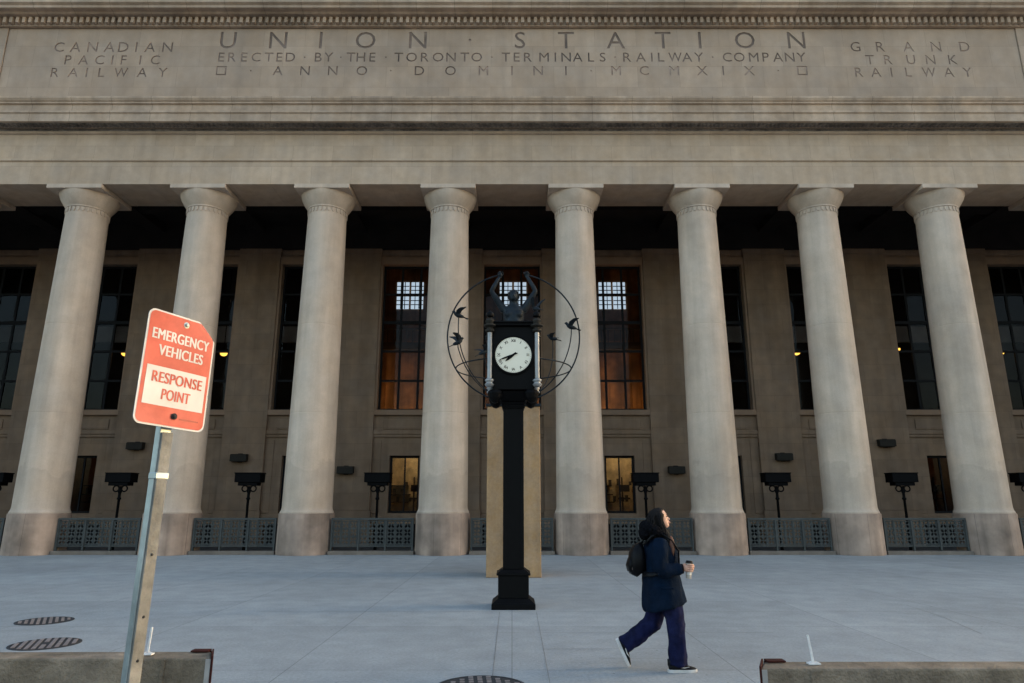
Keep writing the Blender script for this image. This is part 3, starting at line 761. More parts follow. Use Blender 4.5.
ST = [(-19.12, 'left of the leftmost full column, half cut off by the picture edge'), (-14.45, 'between the first and second columns from left'), (-9.70, 'between the second and third columns from left'), (-4.95, 'in front of the lit shop window, between the third and fourth columns'),
      (4.92, 'behind the walking woman'), (9.76, 'between the sixth and seventh columns from left'), (14.42, 'between the seventh and eighth columns from left'), (19.07, 'right of the rightmost full column, half cut off by the picture edge')]
s0 = make_stand(ST[0][0], 25.3, 'black uplight stand ' + ST[0][1])
for x, od in ST[1:]:
    c = copy_tree(s0); c.location = (x, 25.3, -0.1); c['label'] = 'black uplight stand ' + od
# ------------------------------------------------------------ street clock
KX, KY = 0.025, 12.30
clock = thing('street_clock', 'four sided black street clock on a square post, white dial showing about twenty to eight', 'clock', (KX, KY, 0))
bm = bmesh.new()
box(bm, KX - .37, KX + .37, KY - .37, KY + .37, 0, .085)
frustum(bm, KX, KY, .085, .105, .37, .35); frustum(bm, KX, KY, .105, .17, .345, .268)
box(bm, KX - .262, KX + .262, KY - .262, KY + .262, .17, .535)
box(bm, KX - .29, KX + .29, KY - .29, KY + .29, .537, .575); frustum(bm, KX, KY, .577, .63, .27, .205)
obj('base', bm, 'black', clock, bevel=.008)
bm = bmesh.new()
frustum(bm, KX, KY, .632, 3.50, .178, .178)
for s in (-1, 1):
    for q in (-1, 1):
        box(bm, KX + s * .155 - .028, KX + s * .155 + .028, KY + q * .155 - .028, KY + q * .155 + .028, .634, 3.46)
frustum(bm, KX, KY, 3.40, 3.47, .19, .215)
obj('post', bm, 'black', clock, bevel=.006)
bm = bmesh.new()
frustum(bm, KX, KY, 3.472, 3.52, .20, .225); frustum(bm, KX, KY, 3.522, 3.70, .20, .36)
for s in (-1, 1):
    for q in (-1, 1):
        lathe(bm, [(.01, 3.48), (.06, 3.50), (.12, 3.58), (.14, 3.66), (.11, 3.72)], 16, (KX + s * .33, KY + q * .33, 0))
obj('collar', bm, 'black', clock, bevel=.006)
bm = bmesh.new(); H = .382
box(bm, KX - H, KX + H, KY - H, KY + H, 3.722, 4.90)
box(bm, KX - .45, KX + .45, KY - .45, KY + .45, 4.902, 4.945); box(bm, KX - .47, KX + .47, KY - .47, KY + .47, 4.947, 4.985)
frustum(bm, KX, KY, 4.987, 5.03, .43, .20)
obj('clock_case', bm, 'black', clock, bevel=.012)
for i, (sx, sy) in enumerate(((-1, -1), (1, -1), (1, 1), (-1, 1))):
    c = (KX + sx * .43, KY + sy * .43, 0)
    bm = bmesh.new(); lathe(bm, [(.042, 3.90), (.042, 4.80)], 20, c); o = obj('corner_column', bm, 'silver', clock, smooth=False); smooth_by_angle(o)
    bm = bmesh.new(); lathe(bm, [(.04, 3.76), (.07, 3.78), (.085, 3.81), (.06, 3.835), (.06, 3.85), (.08, 3.87), (.08, 3.89), (.05, 3.915)], 20, c); smooth_by_angle(obj('column_foot', bm, 'silver', o))
    bm = bmesh.new(); lathe(bm, [(.055, 4.77), (.085, 4.79), (.085, 4.82), (.06, 4.84), (.06, 4.86), (.115, 4.885), (.115, 4.91), (.07, 4.93), (.085, 4.986), (.06, 5.03)], 20, c); smooth_by_angle(obj('column_cap', bm, 'fixture', o))
    bm = bmesh.new(); lathe(bm, [(.05, 5.03), (.03, 5.045), (.03, 5.055), (.068, 5.075), (.075, 5.11), (.06, 5.145), (.022, 5.165), (.012, 5.20)], 16, c); smooth_by_angle(obj('finial', bm, 'black', o), 50)
DZ = 4.36
NUM = ['XII', 'I', 'II', 'III', 'IV', 'V', 'VI', 'VII', 'VIII', 'IX', 'X', 'XI']
def dial_parts(rot):
    base = Matrix.Translation((KX, KY, DZ)) @ Matrix.Rotation(rot, 4, 'Z') @ Matrix.Translation((0, -H, 0)) @ Matrix.Rotation(PI / 2, 4, 'X')   # local x right, y up, z out
    def put(bm, name, m, parent=clock):
        bm.transform(base); return obj(name, bm, m, parent)
    bm = bmesh.new(); lathe(bm, [(.328, .0), (.328, .012)], 64); d = put(bm, 'dial', 'dial')
    bm = bmesh.new(); lathe(bm, [(.336, .0), (.336, .022), (.352, .034), (.37, .028), (.374, .0)], 64, cap=False); smooth_by_angle(put(bm, 'bezel', 'black'))
    bm = bmesh.new()
    for k in range(60):
        a = k * PI / 30; r0 = .308; r1 = .318
        t = Matrix.Rotation(-a, 4, 'Z'); w = .0035
        vs = [bm.verts.new(t @ Vector(p)) for p in ((-w, r0, .0135), (w, r0, .0135), (w, r1, .0135), (-w, r1, .0135))]; bm.faces.new(vs)
    for k, s in enumerate(NUM):
        me = text_mesh(s, .070, offset=.0); me.transform(Matrix.Rotation(-k * PI / 6, 4, 'Z') @ Matrix.Translation((0, .262, .0135)))
        for q in (-.0022, 0, .0022):
            m2 = me.copy(); m2.transform(Matrix.Translation((q, 0, .0005 + q * .02))); bm.from_mesh(m2)
    put(bm, 'numerals', 'blackmat', d)
    for nm, ang, ln, tail, w in (('minute_hand', 41.6 * 6, .275, .08, .017), ('hour_hand', (7 + 41.6 / 60) * 30, .195, .065, .025)):
        bm = bmesh.new(); z = .02 if nm == 'hour_hand' else .027
        q = [(-w * .5, -tail), (w * .5, -tail), (w, ln * .25), (w * .8, ln * .7), (0, ln), (-w * .8, ln * .7), (-w, ln * .25)]
        t = Matrix.Rotation(-R(ang), 4, 'Z')
        a = [bm.verts.new(t @ Vector((x, y, z))) for x, y in q]; b = [bm.verts.new(t @ Vector((x, y, z + .005))) for x, y in q]
        bm.faces.new(list(reversed(a))); bm.faces.new(b)
        for i in range(7): bm.faces.new((a[i], a[(i + 1) % 7], b[(i + 1) % 7], b[i]))
        put(bm, nm, 'blackmat', d)
for k in range(4): dial_parts(k * PI / 2)

# ------------------------------------------------------------ monument behind the clock: bronze man inside an open globe with doves
MX, MY = 0.04, 17.40
mon = thing('globe_monument', 'bronze man inside an open globe with doves, on a tan pillar behind the clock', 'monument', (MX, MY, 0))
bm = bmesh.new(); box(bm, MX - .665, MX + .665, MY - .50, MY + .62, 0, 4.12); obj('pedestal', bm, 'pedestal', mon, bevel=.02)
bm = bmesh.new(); box(bm, MX - .70, MX + .70, MY - .54, MY + .66, 4.122, 4.19); obj('pedestal_cap', bm, 'bronze', mon, bevel=.012)
def hand_on(bm, c, d, up, r, s=1.0):
    """palm and five curled fingers closed round a rod of radius r at c; d = direction the back of the hand faces, up = along the rod"""
    c = Vector(c); d = Vector(d).normalized(); up = Vector(up).normalized(); w = d.cross(up)
    ball(bm, c + d * (r + .018 * s) - w * .012 * s, (.040 * s, .045 * s, .045 * s), 10, 8)
    for k in range(4):
        q = c + up * ((k - 1.5) * .023 * s); L = (.9, 1.05, 1.0, .82)[k]
        pts = [q + (d * math.cos(a) + w * math.sin(a)) * (r + .012 * s) for a in (R(20), R(70) * L, R(125) * L, R(185) * L)]
        loft(bm, pts, [.0115 * s, .0105 * s, .0095 * s, .007 * s], 8)
    q = c + up * .045 * s
    pts = [q + (d * math.cos(a) + w * math.sin(a)) * (r + .013 * s) - up * .01 * s * i for i, a in enumerate((R(-25), R(-75), R(-125), R(-165)))]
    loft(bm, pts, [.014 * s, .012 * s, .010 * s, .008 * s], 8)
S = 1.72; B = Vector((MX, MY - .02, 4.19))
def sp(x, y, z): return B + Vector((x, y, z))
bm = bmesh.new()
for s in (-1, 1):
    loft(bm, [sp(s * .17, 0, 1.62), sp(s * .22, -.03, 1.2), sp(s * .25, -.05, .82), sp(s * .27, .02, .62), sp(s * .29, .04, .3), sp(s * .30, .05, .10)], [.20, .19, .135, .125, .115, .075], 14)
    loft(bm, [sp(s * .30, .10, .06), sp(s * .32, -.05, .07), sp(s * .34, -.24, .04)], [(.07, .06), (.08, .06), (.05, .03)], 10)
    loft(bm, [sp(s * .25, .02, 2.60), sp(s * .36, 0, 2.76), sp(s * .48, -.03, 2.94), sp(s * .60, -.05, 3.13)], [.115, .10, .085, .065], 12)
    loft(bm, [sp(s * .605, -.05, 3.11), sp(s * .54, -.05, 3.24), sp(s * .44, -.03, 3.43), sp(s * .345, 0, 3.60)], [.062, .066, .055, .045], 12)
loft(bm, [sp(0, 0, 1.45), sp(0, -.01, 1.75), sp(0, -.02, 2.0), sp(0, -.02, 2.35), sp(0, 0, 2.6), sp(0, .01, 2.72)], [(.26, .2), (.27, .2), (.22, .16), (.28, .20), (.29, .18), (.18, .13)], 18, side=(1, 0, 0))
loft(bm, [sp(0, .01, 2.66), sp(0, .0, 2.86)], [.13, .115], 12)
ball(bm, sp(0, -.02, 2.99), (.145, .175, .195), 16, 12); ball(bm, sp(0, -.16, 2.91), (.09, .06, .08), 10, 8)
loft(bm, [sp(0, -.18, 3.03), sp(0, -.215, 2.95)], [.02, .035], 8)
for s in (-1, 1): ball(bm, sp(s * .148, .0, 2.98), (.025, .04, .055), 8, 6)
for z in (1.95, 2.1, 2.25):
    for s in (-1, 1): ball(bm, sp(s * .075, -.185, z), (.08, .04, .075), 8, 6)
for s in (-1, 1): ball(bm, sp(s * .13, -.17, 2.45), (.12, .06, .09), 10, 8)
fig = remesh(obj('bronze_figure', bm, 'bronze', mon), .022, 3)
b2 = bmesh.new(); b2.from_mesh(fig.data)
inv = world_of(mon).inverted()
h2 = bmesh.new()
for s in (-1, 1): hand_on(h2, sp(s * .345, 0, 3.655), (s * .35, 0, -.9), (s * .95, 0, .3), .03, 1.55)
fix(h2); h2.transform(inv); tmp = bpy.data.meshes.new('h'); h2.to_mesh(tmp); h2.free(); b2.from_mesh(tmp)
b2.to_mesh(fig.data); b2.free()
for p in fig.data.polygons: p.use_smooth = True
bm = bmesh.new()
loft(bm, [sp(0, .03, 3.13), sp(0, .10, 3.08), sp(0, .13, 2.97)], [(.13, .07), (.15, .08), (.12, .06)], 12, side=(1, 0, 0)); obj('hair', bm, 'bronze', fig, smooth=True)
GC = Vector((MX, MY - .02, 6.07)); GR = 1.765
def gp(lat, az, r=GR):   # az 0 = +X
    return GC + Vector((r * math.cos(R(lat)) * math.cos(R(az)), r * math.cos(R(lat)) * math.sin(R(az)), r * math.sin(R(lat))))
bm = bmesh.new()
pts = [GC + Vector((GR * math.sin(a), 0, GR * math.cos(a))) for a in [R(10) + (2 * PI - R(20)) * i / 72 for i in range(73)]]
loft(bm, pts, .021, 10, side=(0, 1, 0)); obj('upright_ring', bm, 'bronze', mon, smooth=True)
bm = bmesh.new(); zl = -.90; rl = math.sqrt(GR * GR - zl * zl)
loft(bm, [GC + Vector((rl * math.cos(a), rl * math.sin(a), zl)) for a in [2 * PI * i / 64 for i in range(64)]], .017, 8, closed=True, side=(0, 0, 1)); obj('level_ring', bm, 'bronze', mon, smooth=True)
def dove(at, face, wing, pitch):
    """bird with body, head, beak, tail and two raised wings; face = heading about z"""
    T = Matrix.Translation(at) @ Matrix.Rotation(face, 4, 'Z') @ Matrix.Rotation(-pitch, 4, 'Y') @ Matrix.Scale(1.0, 4)
    b = bmesh.new()
    loft(b, [(-.13, 0, .0), (-.06, 0, .01), (.02, 0, .02), (.09, 0, .05), (.12, 0, .075)], [(.025, .03), (.06, .05), (.07, .06), (.05, .045), (.03, .03)], 12, side=(0, 1, 0))
    ball(b, (.135, 0, .10), (.042, .036, .038), 10, 8)
    loft(b, [(.165, 0, .10), (.205, 0, .09)], [.014, .003], 6)
    loft(b, [(-.11, 0, .0), (-.18, 0, -.02), (-.25, 0, -.035)], [(.03, .016), (.055, .011), (.075, .008)], 10, side=(0, 1, 0))
    for s in (-1, 1):
        a = R(wing); dy, dz = s * math.cos(a), math.sin(a)
        loft(b, [(.04, s * .03, .04), (.03, s * .04 + dy * .10, .05 + dz * .10), (-.02, s * .04 + dy * .20, .05 + dz * .20), (-.12, s * .04 + dy * .29, .05 + dz * .27)], [(.055, .020), (.075, .014), (.065, .010), (.02, .006)], 10, side=(1, 0, 0))
    b.transform(T); fix(b)
    o = obj('dove', b, 'bronze', mon); remesh(o, .011, 2)
    return o
DOVES = [(5, 218, 3.4, 30, .1), (-17, 214, 0.3, 50, .3), (-4, 326, 3.3, 35, .1), (5, 50, 2.9, 15, .1), (5, 288, 2.2, 60, .1), (-29, 242, .4, 25, .3)]
for lat, az, face, wing, pitch in DOVES:
    dove(gp(lat, az) + Vector((0, 0, .10)), face, wing, pitch)
    bm = bmesh.new(); n = 26
    loft(bm, [gp(-78 + (lat + 78) * i / n, az) for i in range(n + 1)] + [gp(lat, az) + Vector((0, 0, .09))], .014, 8); obj('stem', bm, 'bronze', mon, smooth=True)
bm = bmesh.new(); lathe(bm, [(.40, 4.192), (.40, 4.24), (.34, 4.27)], 28, (MX, MY - .02, 0)); obj('globe_foot', bm, 'bronze', mon)

# ------------------------------------------------------------ bent road sign on its post
SY, SR, ST_ = R(61.3), R(2.7), R(2.2)
sx_, sy_, sz_ = -1.343, 2.641, 2.254
sign = thing('road_sign', 'red and white EMERGENCY VEHICLES sign with a bent corner on a steel post', 'road sign', (-1.375, 2.67, -0.146))
u0 = Vector((math.cos(SY), math.sin(SY), 0)); n0 = Vector((-math.sin(SY), math.cos(SY), 0)); z0 = Vector((0, 0, 1))
U = u0 * math.cos(SR) - z0 * math.sin(SR); V = u0 * math.sin(SR) + z0 * math.cos(SR)
V = (V * math.cos(ST_) + n0 * math.sin(ST_)).normalized(); NN = U.cross(V).normalized()     # points to the reader
SM = Matrix(((U.x, V.x, NN.x, sx_), (U.y, V.y, NN.y, sy_), (U.z, V.z, NN.z, sz_), (0, 0, 0, 1)))
def bend(p):
    """fold the upper right corner towards the back, gentle dishing elsewhere"""
    x, y, z = p
    n1, n2 = .660, .751; d0 = .061 * n1 + .2285 * n2        # fold line across the upper right corner
    d = x * n1 + y * n2 - d0; r = .016
    off = .004 * math.sin(y * 9 + 1) * (1 - (x / .16) ** 2)
    if d > 0:
        a = min(d / r, R(62)); rest = d - a * r
        dn = r * math.sin(a) + max(0, rest) * math.cos(a); dz_ = -r * (1 - math.cos(a)) - max(0, rest) * math.sin(a)
        x += (dn - d) * n1; y += (dn - d) * n2; off += dz_
    return Vector((x, y, z + off))
def rounded(w, h, r, n=8):
    pts = []
    for cx, cy, a0 in ((w - r, h - r, 0), (-w + r, h - r, 90), (-w + r, -h + r, 180), (w - r, -h + r, 270)):
        for i in range(n + 1):
            a = R(a0 + 90 * i / n); pts.append((cx + r * math.cos(a), cy + r * math.sin(a)))
    return pts
def plate(name, outline, z, thick, m, parent):
    b = bmesh.new()
    f = b.faces.new([b.verts.new((x, y, z)) for x, y in outline])
    for ax, lim in ((0, .16), (1, .24)):
        s = -lim
        while s < lim:
            nrm = Vector((1, 0, 0)) if ax == 0 else Vector((0, 1, 0))
            bmesh.ops.bisect_plane(b, geom=b.verts[:] + b.edges[:] + b.faces[:], plane_co=nrm * s, plane_no=nrm); s += .008
    if thick:
        r = bmesh.ops.extrude_face_region(b, geom=b.faces[:])
        for v in [g for g in r['geom'] if isinstance(g, bmesh.types.BMVert)]: v.co.z -= thick
    for v in b.verts: v.co = bend(v.co)
    b.transform(SM)
    o = obj(name, b, m, parent, normals=bool(thick))
    smooth_by_angle(o, 40)
    return o
pl = plate('sign_panel', rounded(.1525, .2285, .030), 0, .003, 'signwhite', sign)
plate('red_field', rounded(.1455, .2215, .024), .0012, 0, 'signred', pl)
plate('white_field', [(-.130, -.150), (.133, -.150), (.133, .002), (-.130, .002)], .0024, 0, 'signwhite', pl)
def sign_text(s, size, x, y, m, z):
    me = text_mesh(s, size, extrude=0, spacing=1.06)
    xs = [v.co.x for v in me.vertices]; k = sign_w[s] / (max(xs) - min(xs))
    b = bmesh.new()
    for q in range(5):                       # heavy strokes: five copies side by side, a hair apart
        m2 = me.copy(); m2.transform(Matrix.Translation(((q - 2) * .0012, 0, q * .00006))); b.from_mesh(m2)
    for v in b.verts: v.co.x *= k
    xs = -.16
    while xs < .16:
        bmesh.ops.bisect_plane(b, geom=b.verts[:] + b.edges[:] + b.faces[:], plane_co=(xs - x, 0, 0), plane_no=(1, 0, 0)); xs += .008
    for v in b.verts: v.co = bend((v.co.x + x, v.co.y + y, z + v.co.z))
    b.transform(SM); return obj('lettering', b, m, pl, normals=False)
sign_w = {'EMERGENCY': .252, 'VEHICLES': .196, 'RESPONSE': .218, 'POINT': .122}
sign_text('EMERGENCY', .061, -.002, .128, 'signwhite', .0024)
sign_text('VEHICLES', .061, .006, .066, 'signwhite', .0024)
sign_text('RESPONSE', .061, .004, -.042, 'signred', .0036)
sign_text('POINT', .061, .006, -.106, 'signred', .0036)
for y in (.196, -.182):
    b = bmesh.new(); lathe(b, [(.013, .0012), (.013, .004), (.008, .005), (.008, .010), (.004, .012)], 12, (.012, y, 0)); b.transform(SM); obj('bolt', b, 'ironpit' if y < 0 else 'galv', pl)
b = bmesh.new()
vv = [b.verts.new(bend((x, y, .0024))) for x, y in ((.035, -.193), (.122, -.193), (.122, -.187), (.035, -.187))]; b.faces.new(vv); b.transform(SM); obj('small_print', b, 'print', pl, normals=False)
# post: galvanised angle on the left and an added strip toning its right face for the light, leaning slightly with the sign
def post_part(name, m, u0_, u1_, w0, w1, zb, zt, bev=.003):
    b = bmesh.new(); box(b, u0_, u1_, w0, w1, zb, zt)
    lean = math.tan(R(.85))
    uu = Vector((math.cos(SY), math.sin(SY), 0)); nn = Vector((math.sin(SY), -math.cos(SY), 0))
    for v in b.verts:
        x, y, z = v.co; p = Vector((-1.358, 2.648, z)) + uu * x - nn * y + Vector((1, 0, 0)) * (z - 2.02) * lean
        v.co = p
    return obj(name, b, m, sign, bevel=bev)
post = post_part('steel_post', 'galv', -.024, .024, .008, .040, -.146, 2.47)
face_strip = post_part('right_face_strip', 'post_face', -.021, .0255, -.004, .0065, -.10, 2.01)
post_part('clamp', 'galv', -.026, .030, -.0055, .042, 1.83, 1.855)
for z in (1.55, 1.18, 1.33):
    b = bmesh.new(); uu = Vector((math.cos(SY), math.sin(SY), 0)); nn = Vector((math.sin(SY), -math.cos(SY), 0))
    p = Vector((-1.358, 2.648, z)) + uu * .003 + nn * .0045 + Vector((1, 0, 0)) * (z - 2.02) * math.tan(R(.85))
    ball(b, p, .0055, 8, 6); obj('nail_hole', b, 'ironpit', face_strip)

# ------------------------------------------------------------ concrete barriers by the kerb with steel end channels and white markers
def barrier(x0, x1, yf, yb, endx, s, lab):
    t = thing('concrete_barrier', lab, 'barrier', ((x0 + x1) / 2, (yf + yb) / 2, -.146), 0, 'concrete barriers beside the kerb')
    bm = bmesh.new(); box(bm, x0, x1, yf, yb, -.146, .80)
    x = x0 + .55
    bmesh.ops.subdivide_edges(bm, edges=bm.edges[:], cuts=3, use_grid_fill=True)
    for v in bm.verts:
        if abs(v.co.x - (x1 if s > 0 else x0)) < .01: v.co.x -= s * .085 * (v.co.y - yf) / (yb - yf)
        if v.co.z > .79: v.co.z += mnoise.noise(v.co * 2.1) * .006
    obj('concrete_block', bm, 'barrier', t, bevel=.012)
    bm = bmesh.new()
    a, b_ = sorted((endx, endx + s * .012)); 
    for v in box(bm, a, b_, yf - .012, yb + .006, -.146, .815):
        if v.co.y > yb: v.co.x -= s * .085
    a, b_ = sorted((endx - s * .20, endx - s * .09)); box(bm, a, b_, yb - .055, yb + .008, .806, .815)
    a, b_ = sorted((endx - s * .088, endx - s * .12)); box(bm, a, b_, yb + .0005, yb + .009, -.146, .804)
    obj('steel_channel', bm, 'rust', t)
    bm = bmesh.new(); a, b_ = sorted((endx - s * .003, endx - s * .034)); box(bm, a, b_, yf - .010, yf - .001, -.1, .795)
    obj('edge_strip', bm, 'kerb', t)
    for q in (1,):
        bm = bmesh.new(); xx = endx - s * .30; box(bm, xx - .012, xx + .012, yf - .006, yf - .0005, -.1, .79); obj('cast_rib', bm, 'barrier', t)
barrier(-7.5, -1.872, 4.52, 4.716, -1.870, 1, 'rough concrete barrier behind the sign post, dark red steel on its right end')
barrier(1.452, 7.5, 4.245, 4.43, 1.450, -1, 'rough concrete barrier at lower right, dark red steel on its left end')
def marker(x, y, z, lean, lab):
    t = thing('edge_marker', lab, 'marker', (x, y, z), 0, 'white markers standing on the barriers')
    bm = bmesh.new()
    v = box(bm, x - .008, x + .008, y - .004, y + .004, z + .012, z + .165)
    for q in v:
        k = (q.co.z - z) / .16; q.co.x += lean * k + (x - q.co.x) * .25 * k
    obj('blade', bm, 'white', t, bevel=.002)
    bm = bmesh.new(); box(bm, x - .034, x + .036, y - .022, y + .02, z + .002, z + .010)
    for s in (-1, 1):
        q = [bm.verts.new(p) for p in ((x + s * .012, y - .006, z + .011), (x + s * .035, y - .006, z + .011), (x + s * .012, y - .006, z + .018), (x + s * .012, y + .006, z + .011), (x + s * .035, y + .006, z + .011), (x + s * .012, y + .006, z + .018))]
        for f in ((0, 1, 2), (3, 4, 5), (0, 1, 4, 3), (1, 2, 5, 4), (0, 2, 5, 3)): bm.faces.new([q[i] for i in f])
    obj('foot', bm, 'white', t)
marker(1.80, 4.34, .803, -.018, 'thin white upright marker on the right hand concrete barrier')
marker(-2.315, 4.60, .803, .010, 'thin white upright marker on the left hand barrier, half behind the sign post')

# ------------------------------------------------------------ manhole covers
def manhole(x, y, r, kind, rz, lab):
    t = thing('manhole_cover', lab, 'manhole cover', (x, y, 0), 0, 'round iron covers in the paving')
    bm = bmesh.new(); lathe(bm, [(r, -.02), (r, .006), (r * .93, .010), (r * .93, .003)], 48, (x, y, 0), cap=False); obj('frame', bm, 'ironpit', t)
    bm = bmesh.new(); lathe(bm, [(r * .925, .001), (r * .925, .006)], 48, (x, y, 0)); lid = obj('lid', bm, 'ironpit', t)
    bm = bmesh.new(); T = Matrix.Translation((x, y, 0)) @ Matrix.Rotation(rz, 4, 'Z')
    def pad(cx, cy, w, h):
        b = bmesh.new(); box(b, cx - w, cx + w, cy - h, cy + h, .007, .014); b.transform(T); tmp = bpy.data.meshes.new('p'); b.to_mesh(tmp); b.free(); bm.from_mesh(tmp); bpy.data.meshes.remove(tmp)
    if kind == 'grid':
        n = 9; st = r * 1.8 / n
        for i in range(n):
            for k in range(n):
                cx, cy = (i - (n - 1) / 2) * st, (k - (n - 1) / 2) * st
                if math.hypot(cx, cy) < r * .84: pad(cx, cy, st * .27, st * .27)
    else:
        n = 9; st = r * 1.8 / n
        for i in range(n):
            cx = (i - (n - 1) / 2) * st; L = math.sqrt(max(0, (r * .88) ** 2 - cx * cx))
            if abs(cx) < r * .2:
                pad(cx, (L + r * .25) / 2, st * .30, (L - r * .25) / 2); pad(cx, -(L + r * .25) / 2, st * .30, (L - r * .25) / 2)
            elif L > .05: pad(cx, 0, st * .27, L)
    obj('tread', bm, 'castiron', lid)
manhole(-7.08, 10.86, .385, 'grid', R(32), 'farther round iron cover with a fine square tread, left of the sign post')
manhole(-5.92, 9.16, .40, 'bars', R(26), 'nearer round iron cover with bold bars, left of the sign post')
manhole(-0.30, 7.10, .45, 'grid', R(5), 'round iron cover cut off by the bottom edge, before the clock')
# ------------------------------------------------------------ the walking woman
PX, PY = 1.65, 7.80
person = thing('person', 'woman in a navy coat and indigo trousers walking right and looking up, black backpack on', 'person', (PX, PY, 0))
def L3(x, y, z): return Vector((PX + x, PY + y, z))
TILT = R(13); HC = L3(.012, 0, 1.572)
def hp(hx, hy, hz):
    return HC + Vector((hx * math.cos(TILT) - hz * math.sin(TILT), hy, hx * math.sin(TILT) + hz * math.cos(TILT)))
def head_rings(bm, rings, n=20):
    rs = []
    for hz, xf, xb, w in rings:
        rg = []
        for k in range(n):
            a = 2 * PI * k / n; c, s = math.cos(a), math.sin(a)
            rg.append(bm.verts.new(hp((xf + xb) / 2 + (xf - xb) / 2 * math.copysign(abs(c) ** .9, c), w * math.copysign(abs(s) ** .95, s), hz)))
        rs.append(rg)
    for a, b in zip(rs, rs[1:]):
        for k in range(n): bm.faces.new((a[k], a[(k + 1) % n], b[(k + 1) % n], b[k]))
    bm.faces.new(list(reversed(rs[0]))); bm.faces.new(rs[-1])
bm = bmesh.new()
head_rings(bm, [(-.118, .060, .0, .024), (-.104, .082, -.025, .042), (-.078, .084, -.045, .054), (-.05, .082, -.068, .062), (-.02, .083, -.085, .068), (.01, .084, -.093, .073), (.04, .083, -.098, .075), (.07, .074, -.095, .071), (.092, .052, -.08, .058), (.108, .02, -.045, .03)])
loft(bm, [hp(.078, 0, .012), hp(.090, 0, -.012), hp(.103, 0, -.034), hp(.080, 0, -.042)], [(.008, .008), (.011, .010), (.016, .012), (.012, .008)], 8, side=(0, 1, 0))
loft(bm, [hp(.082, -.03, .026), hp(.088, 0, .022), hp(.082, .03, .026)], .008, 8)
ball(bm, hp(.086, 0, -.066), (.012, .024, .012), 10, 8)
for s in (-1, 1): ball(bm, hp(-.01, s * .074, -.012), (.018, .010, .030), 10, 8)
loft(bm, [hp(-.015, 0, -.06), L3(-.02, 0, 1.43), L3(-.035, 0, 1.36)], [.054, .052, .062], 14)
loft(bm, [L3(-.035, 0, 1.38), L3(-.03, 0, 1.31), L3(-.01, 0, 1.15), L3(0, 0, 1.0), L3(.0, 0, .88), L3(.02, 0, .76)], [(.06, .09), (.10, .18), (.12, .16), (.11, .145), (.13, .17), (.11, .15)], 18, side=(1, 0, 0))
SH, EL, WR = L3(-.035, -.20, 1.315), L3(-.065, -.285, 1.04), L3(.165, -.262, 1.055)
loft(bm, [SH, EL], [.055, .042], 12); loft(bm, [EL, WR], [.042, .026], 12)
loft(bm, [L3(-.03, .19, 1.315), L3(-.10, .27, 1.03), L3(.08, .25, .90)], [.055, .042, .03], 12)
loft(bm, [L3(.03, -.09, .80), L3(.10, -.10, .45), L3(.10, -.10, .09)], [.08, .055, .042], 12)
loft(bm, [L3(.0, .09, .80), L3(-.10, .10, .45), L3(-.42, .10, .23)], [.08, .055, .042], 12)
loft(bm, [WR, L3(.205, -.280, 1.062), L3(.238, -.288, 1.066)], [(.026, .018), (.038, .014), (.036, .012)], 10, side=(0, 0, 1))
body = obj('body', bm, 'skin', person)
remesh(body, .0065, 3)
b2 = bmesh.new(); b2.from_mesh(body.data)
h2 = bmesh.new()
for k, z in enumerate((1.096, 1.076, 1.056, 1.037)):
    q = (1.0, 1.08, 1.0, .85)[k]
    loft(h2, [L3(.222, -.289, z), L3(.222 + .040 * q, -.292, z - .001), L3(.232 + .058 * q, -.270, z - .003), L3(.236 + .055 * q, -.238, z - .004), L3(.238 + .042 * q, -.214, z - .005)], [.0095, .0095, .009, .0085, .0065], 8)
loft(h2, [L3(.185, -.268, 1.085), L3(.198, -.245, 1.100), L3(.212, -.212, 1.098), L3(.238, -.198, 1.090)], [.013, .011, .010, .0075], 8)
fix(h2); h2.transform(world_of(person).inverted()); tmp = bpy.data.meshes.new('h'); h2.to_mesh(tmp); h2.free(); b2.from_mesh(tmp); b2.to_mesh(body.data); b2.free()
for p in body.data.polygons: p.use_smooth = True
for s in (-1, 1):
    bm = bmesh.new(); ball(bm, hp(.0795, s * .031, .004), (.008, .013, .007), 10, 8); obj('eye', bm, 'eye', body, smooth=True)
    bm = bmesh.new(); loft(bm, [hp(.083, s * .016, .024), hp(.087, s * .030, .029), hp(.078, s * .046, .024)], .0038, 6); obj('eyebrow', bm, 'hair', body, smooth=True)
bm = bmesh.new(); loft(bm, [hp(.090, -.024, -.066), hp(.099, -.008, -.064), hp(.099, .008, -.064), hp(.090, .024, -.066)], [(.003, .003), (.007, .006), (.007, .006), (.003, .003)], 8); obj('lips', bm, 'lips', body, smooth=True)
# hair: cap, long back, front lock with auburn tips
bm = bmesh.new()
head_rings(bm, [(-.10, -.030, -.112, .070), (-.06, -.018, -.125, .084), (-.02, -.008, -.130, .090), (.02, .006, -.132, .092), (.055, .052, -.126, .090), (.080, .070, -.112, .080), (.100, .060, -.088, .060), (.116, .03, -.045, .03)])
loft(bm, [hp(-.06, 0, .0), L3(-.075, 0, 1.47), L3(-.075, -.01, 1.38), L3(-.06, -.02, 1.30)], [(.07, .085), (.072, .105), (.07, .12), (.04, .10)], 16, side=(1, 0, 0))
loft(bm, [hp(.015, -.074, .05), hp(-.015, -.084, -.03), L3(.02, -.092, 1.46), L3(.06, -.115, 1.38), L3(.075, -.14, 1.30)], [.030, .036, .040, .042, .028], 10)
loft(bm, [hp(.015, .074, .05), hp(-.015, .084, -.03), L3(.02, .092, 1.46), L3(.06, .115, 1.38), L3(.075, .13, 1.30)], [.030, .036, .040, .042, .028], 10)
hair = obj('hair', bm, 'hair', person); remesh(hair, .011, 3)
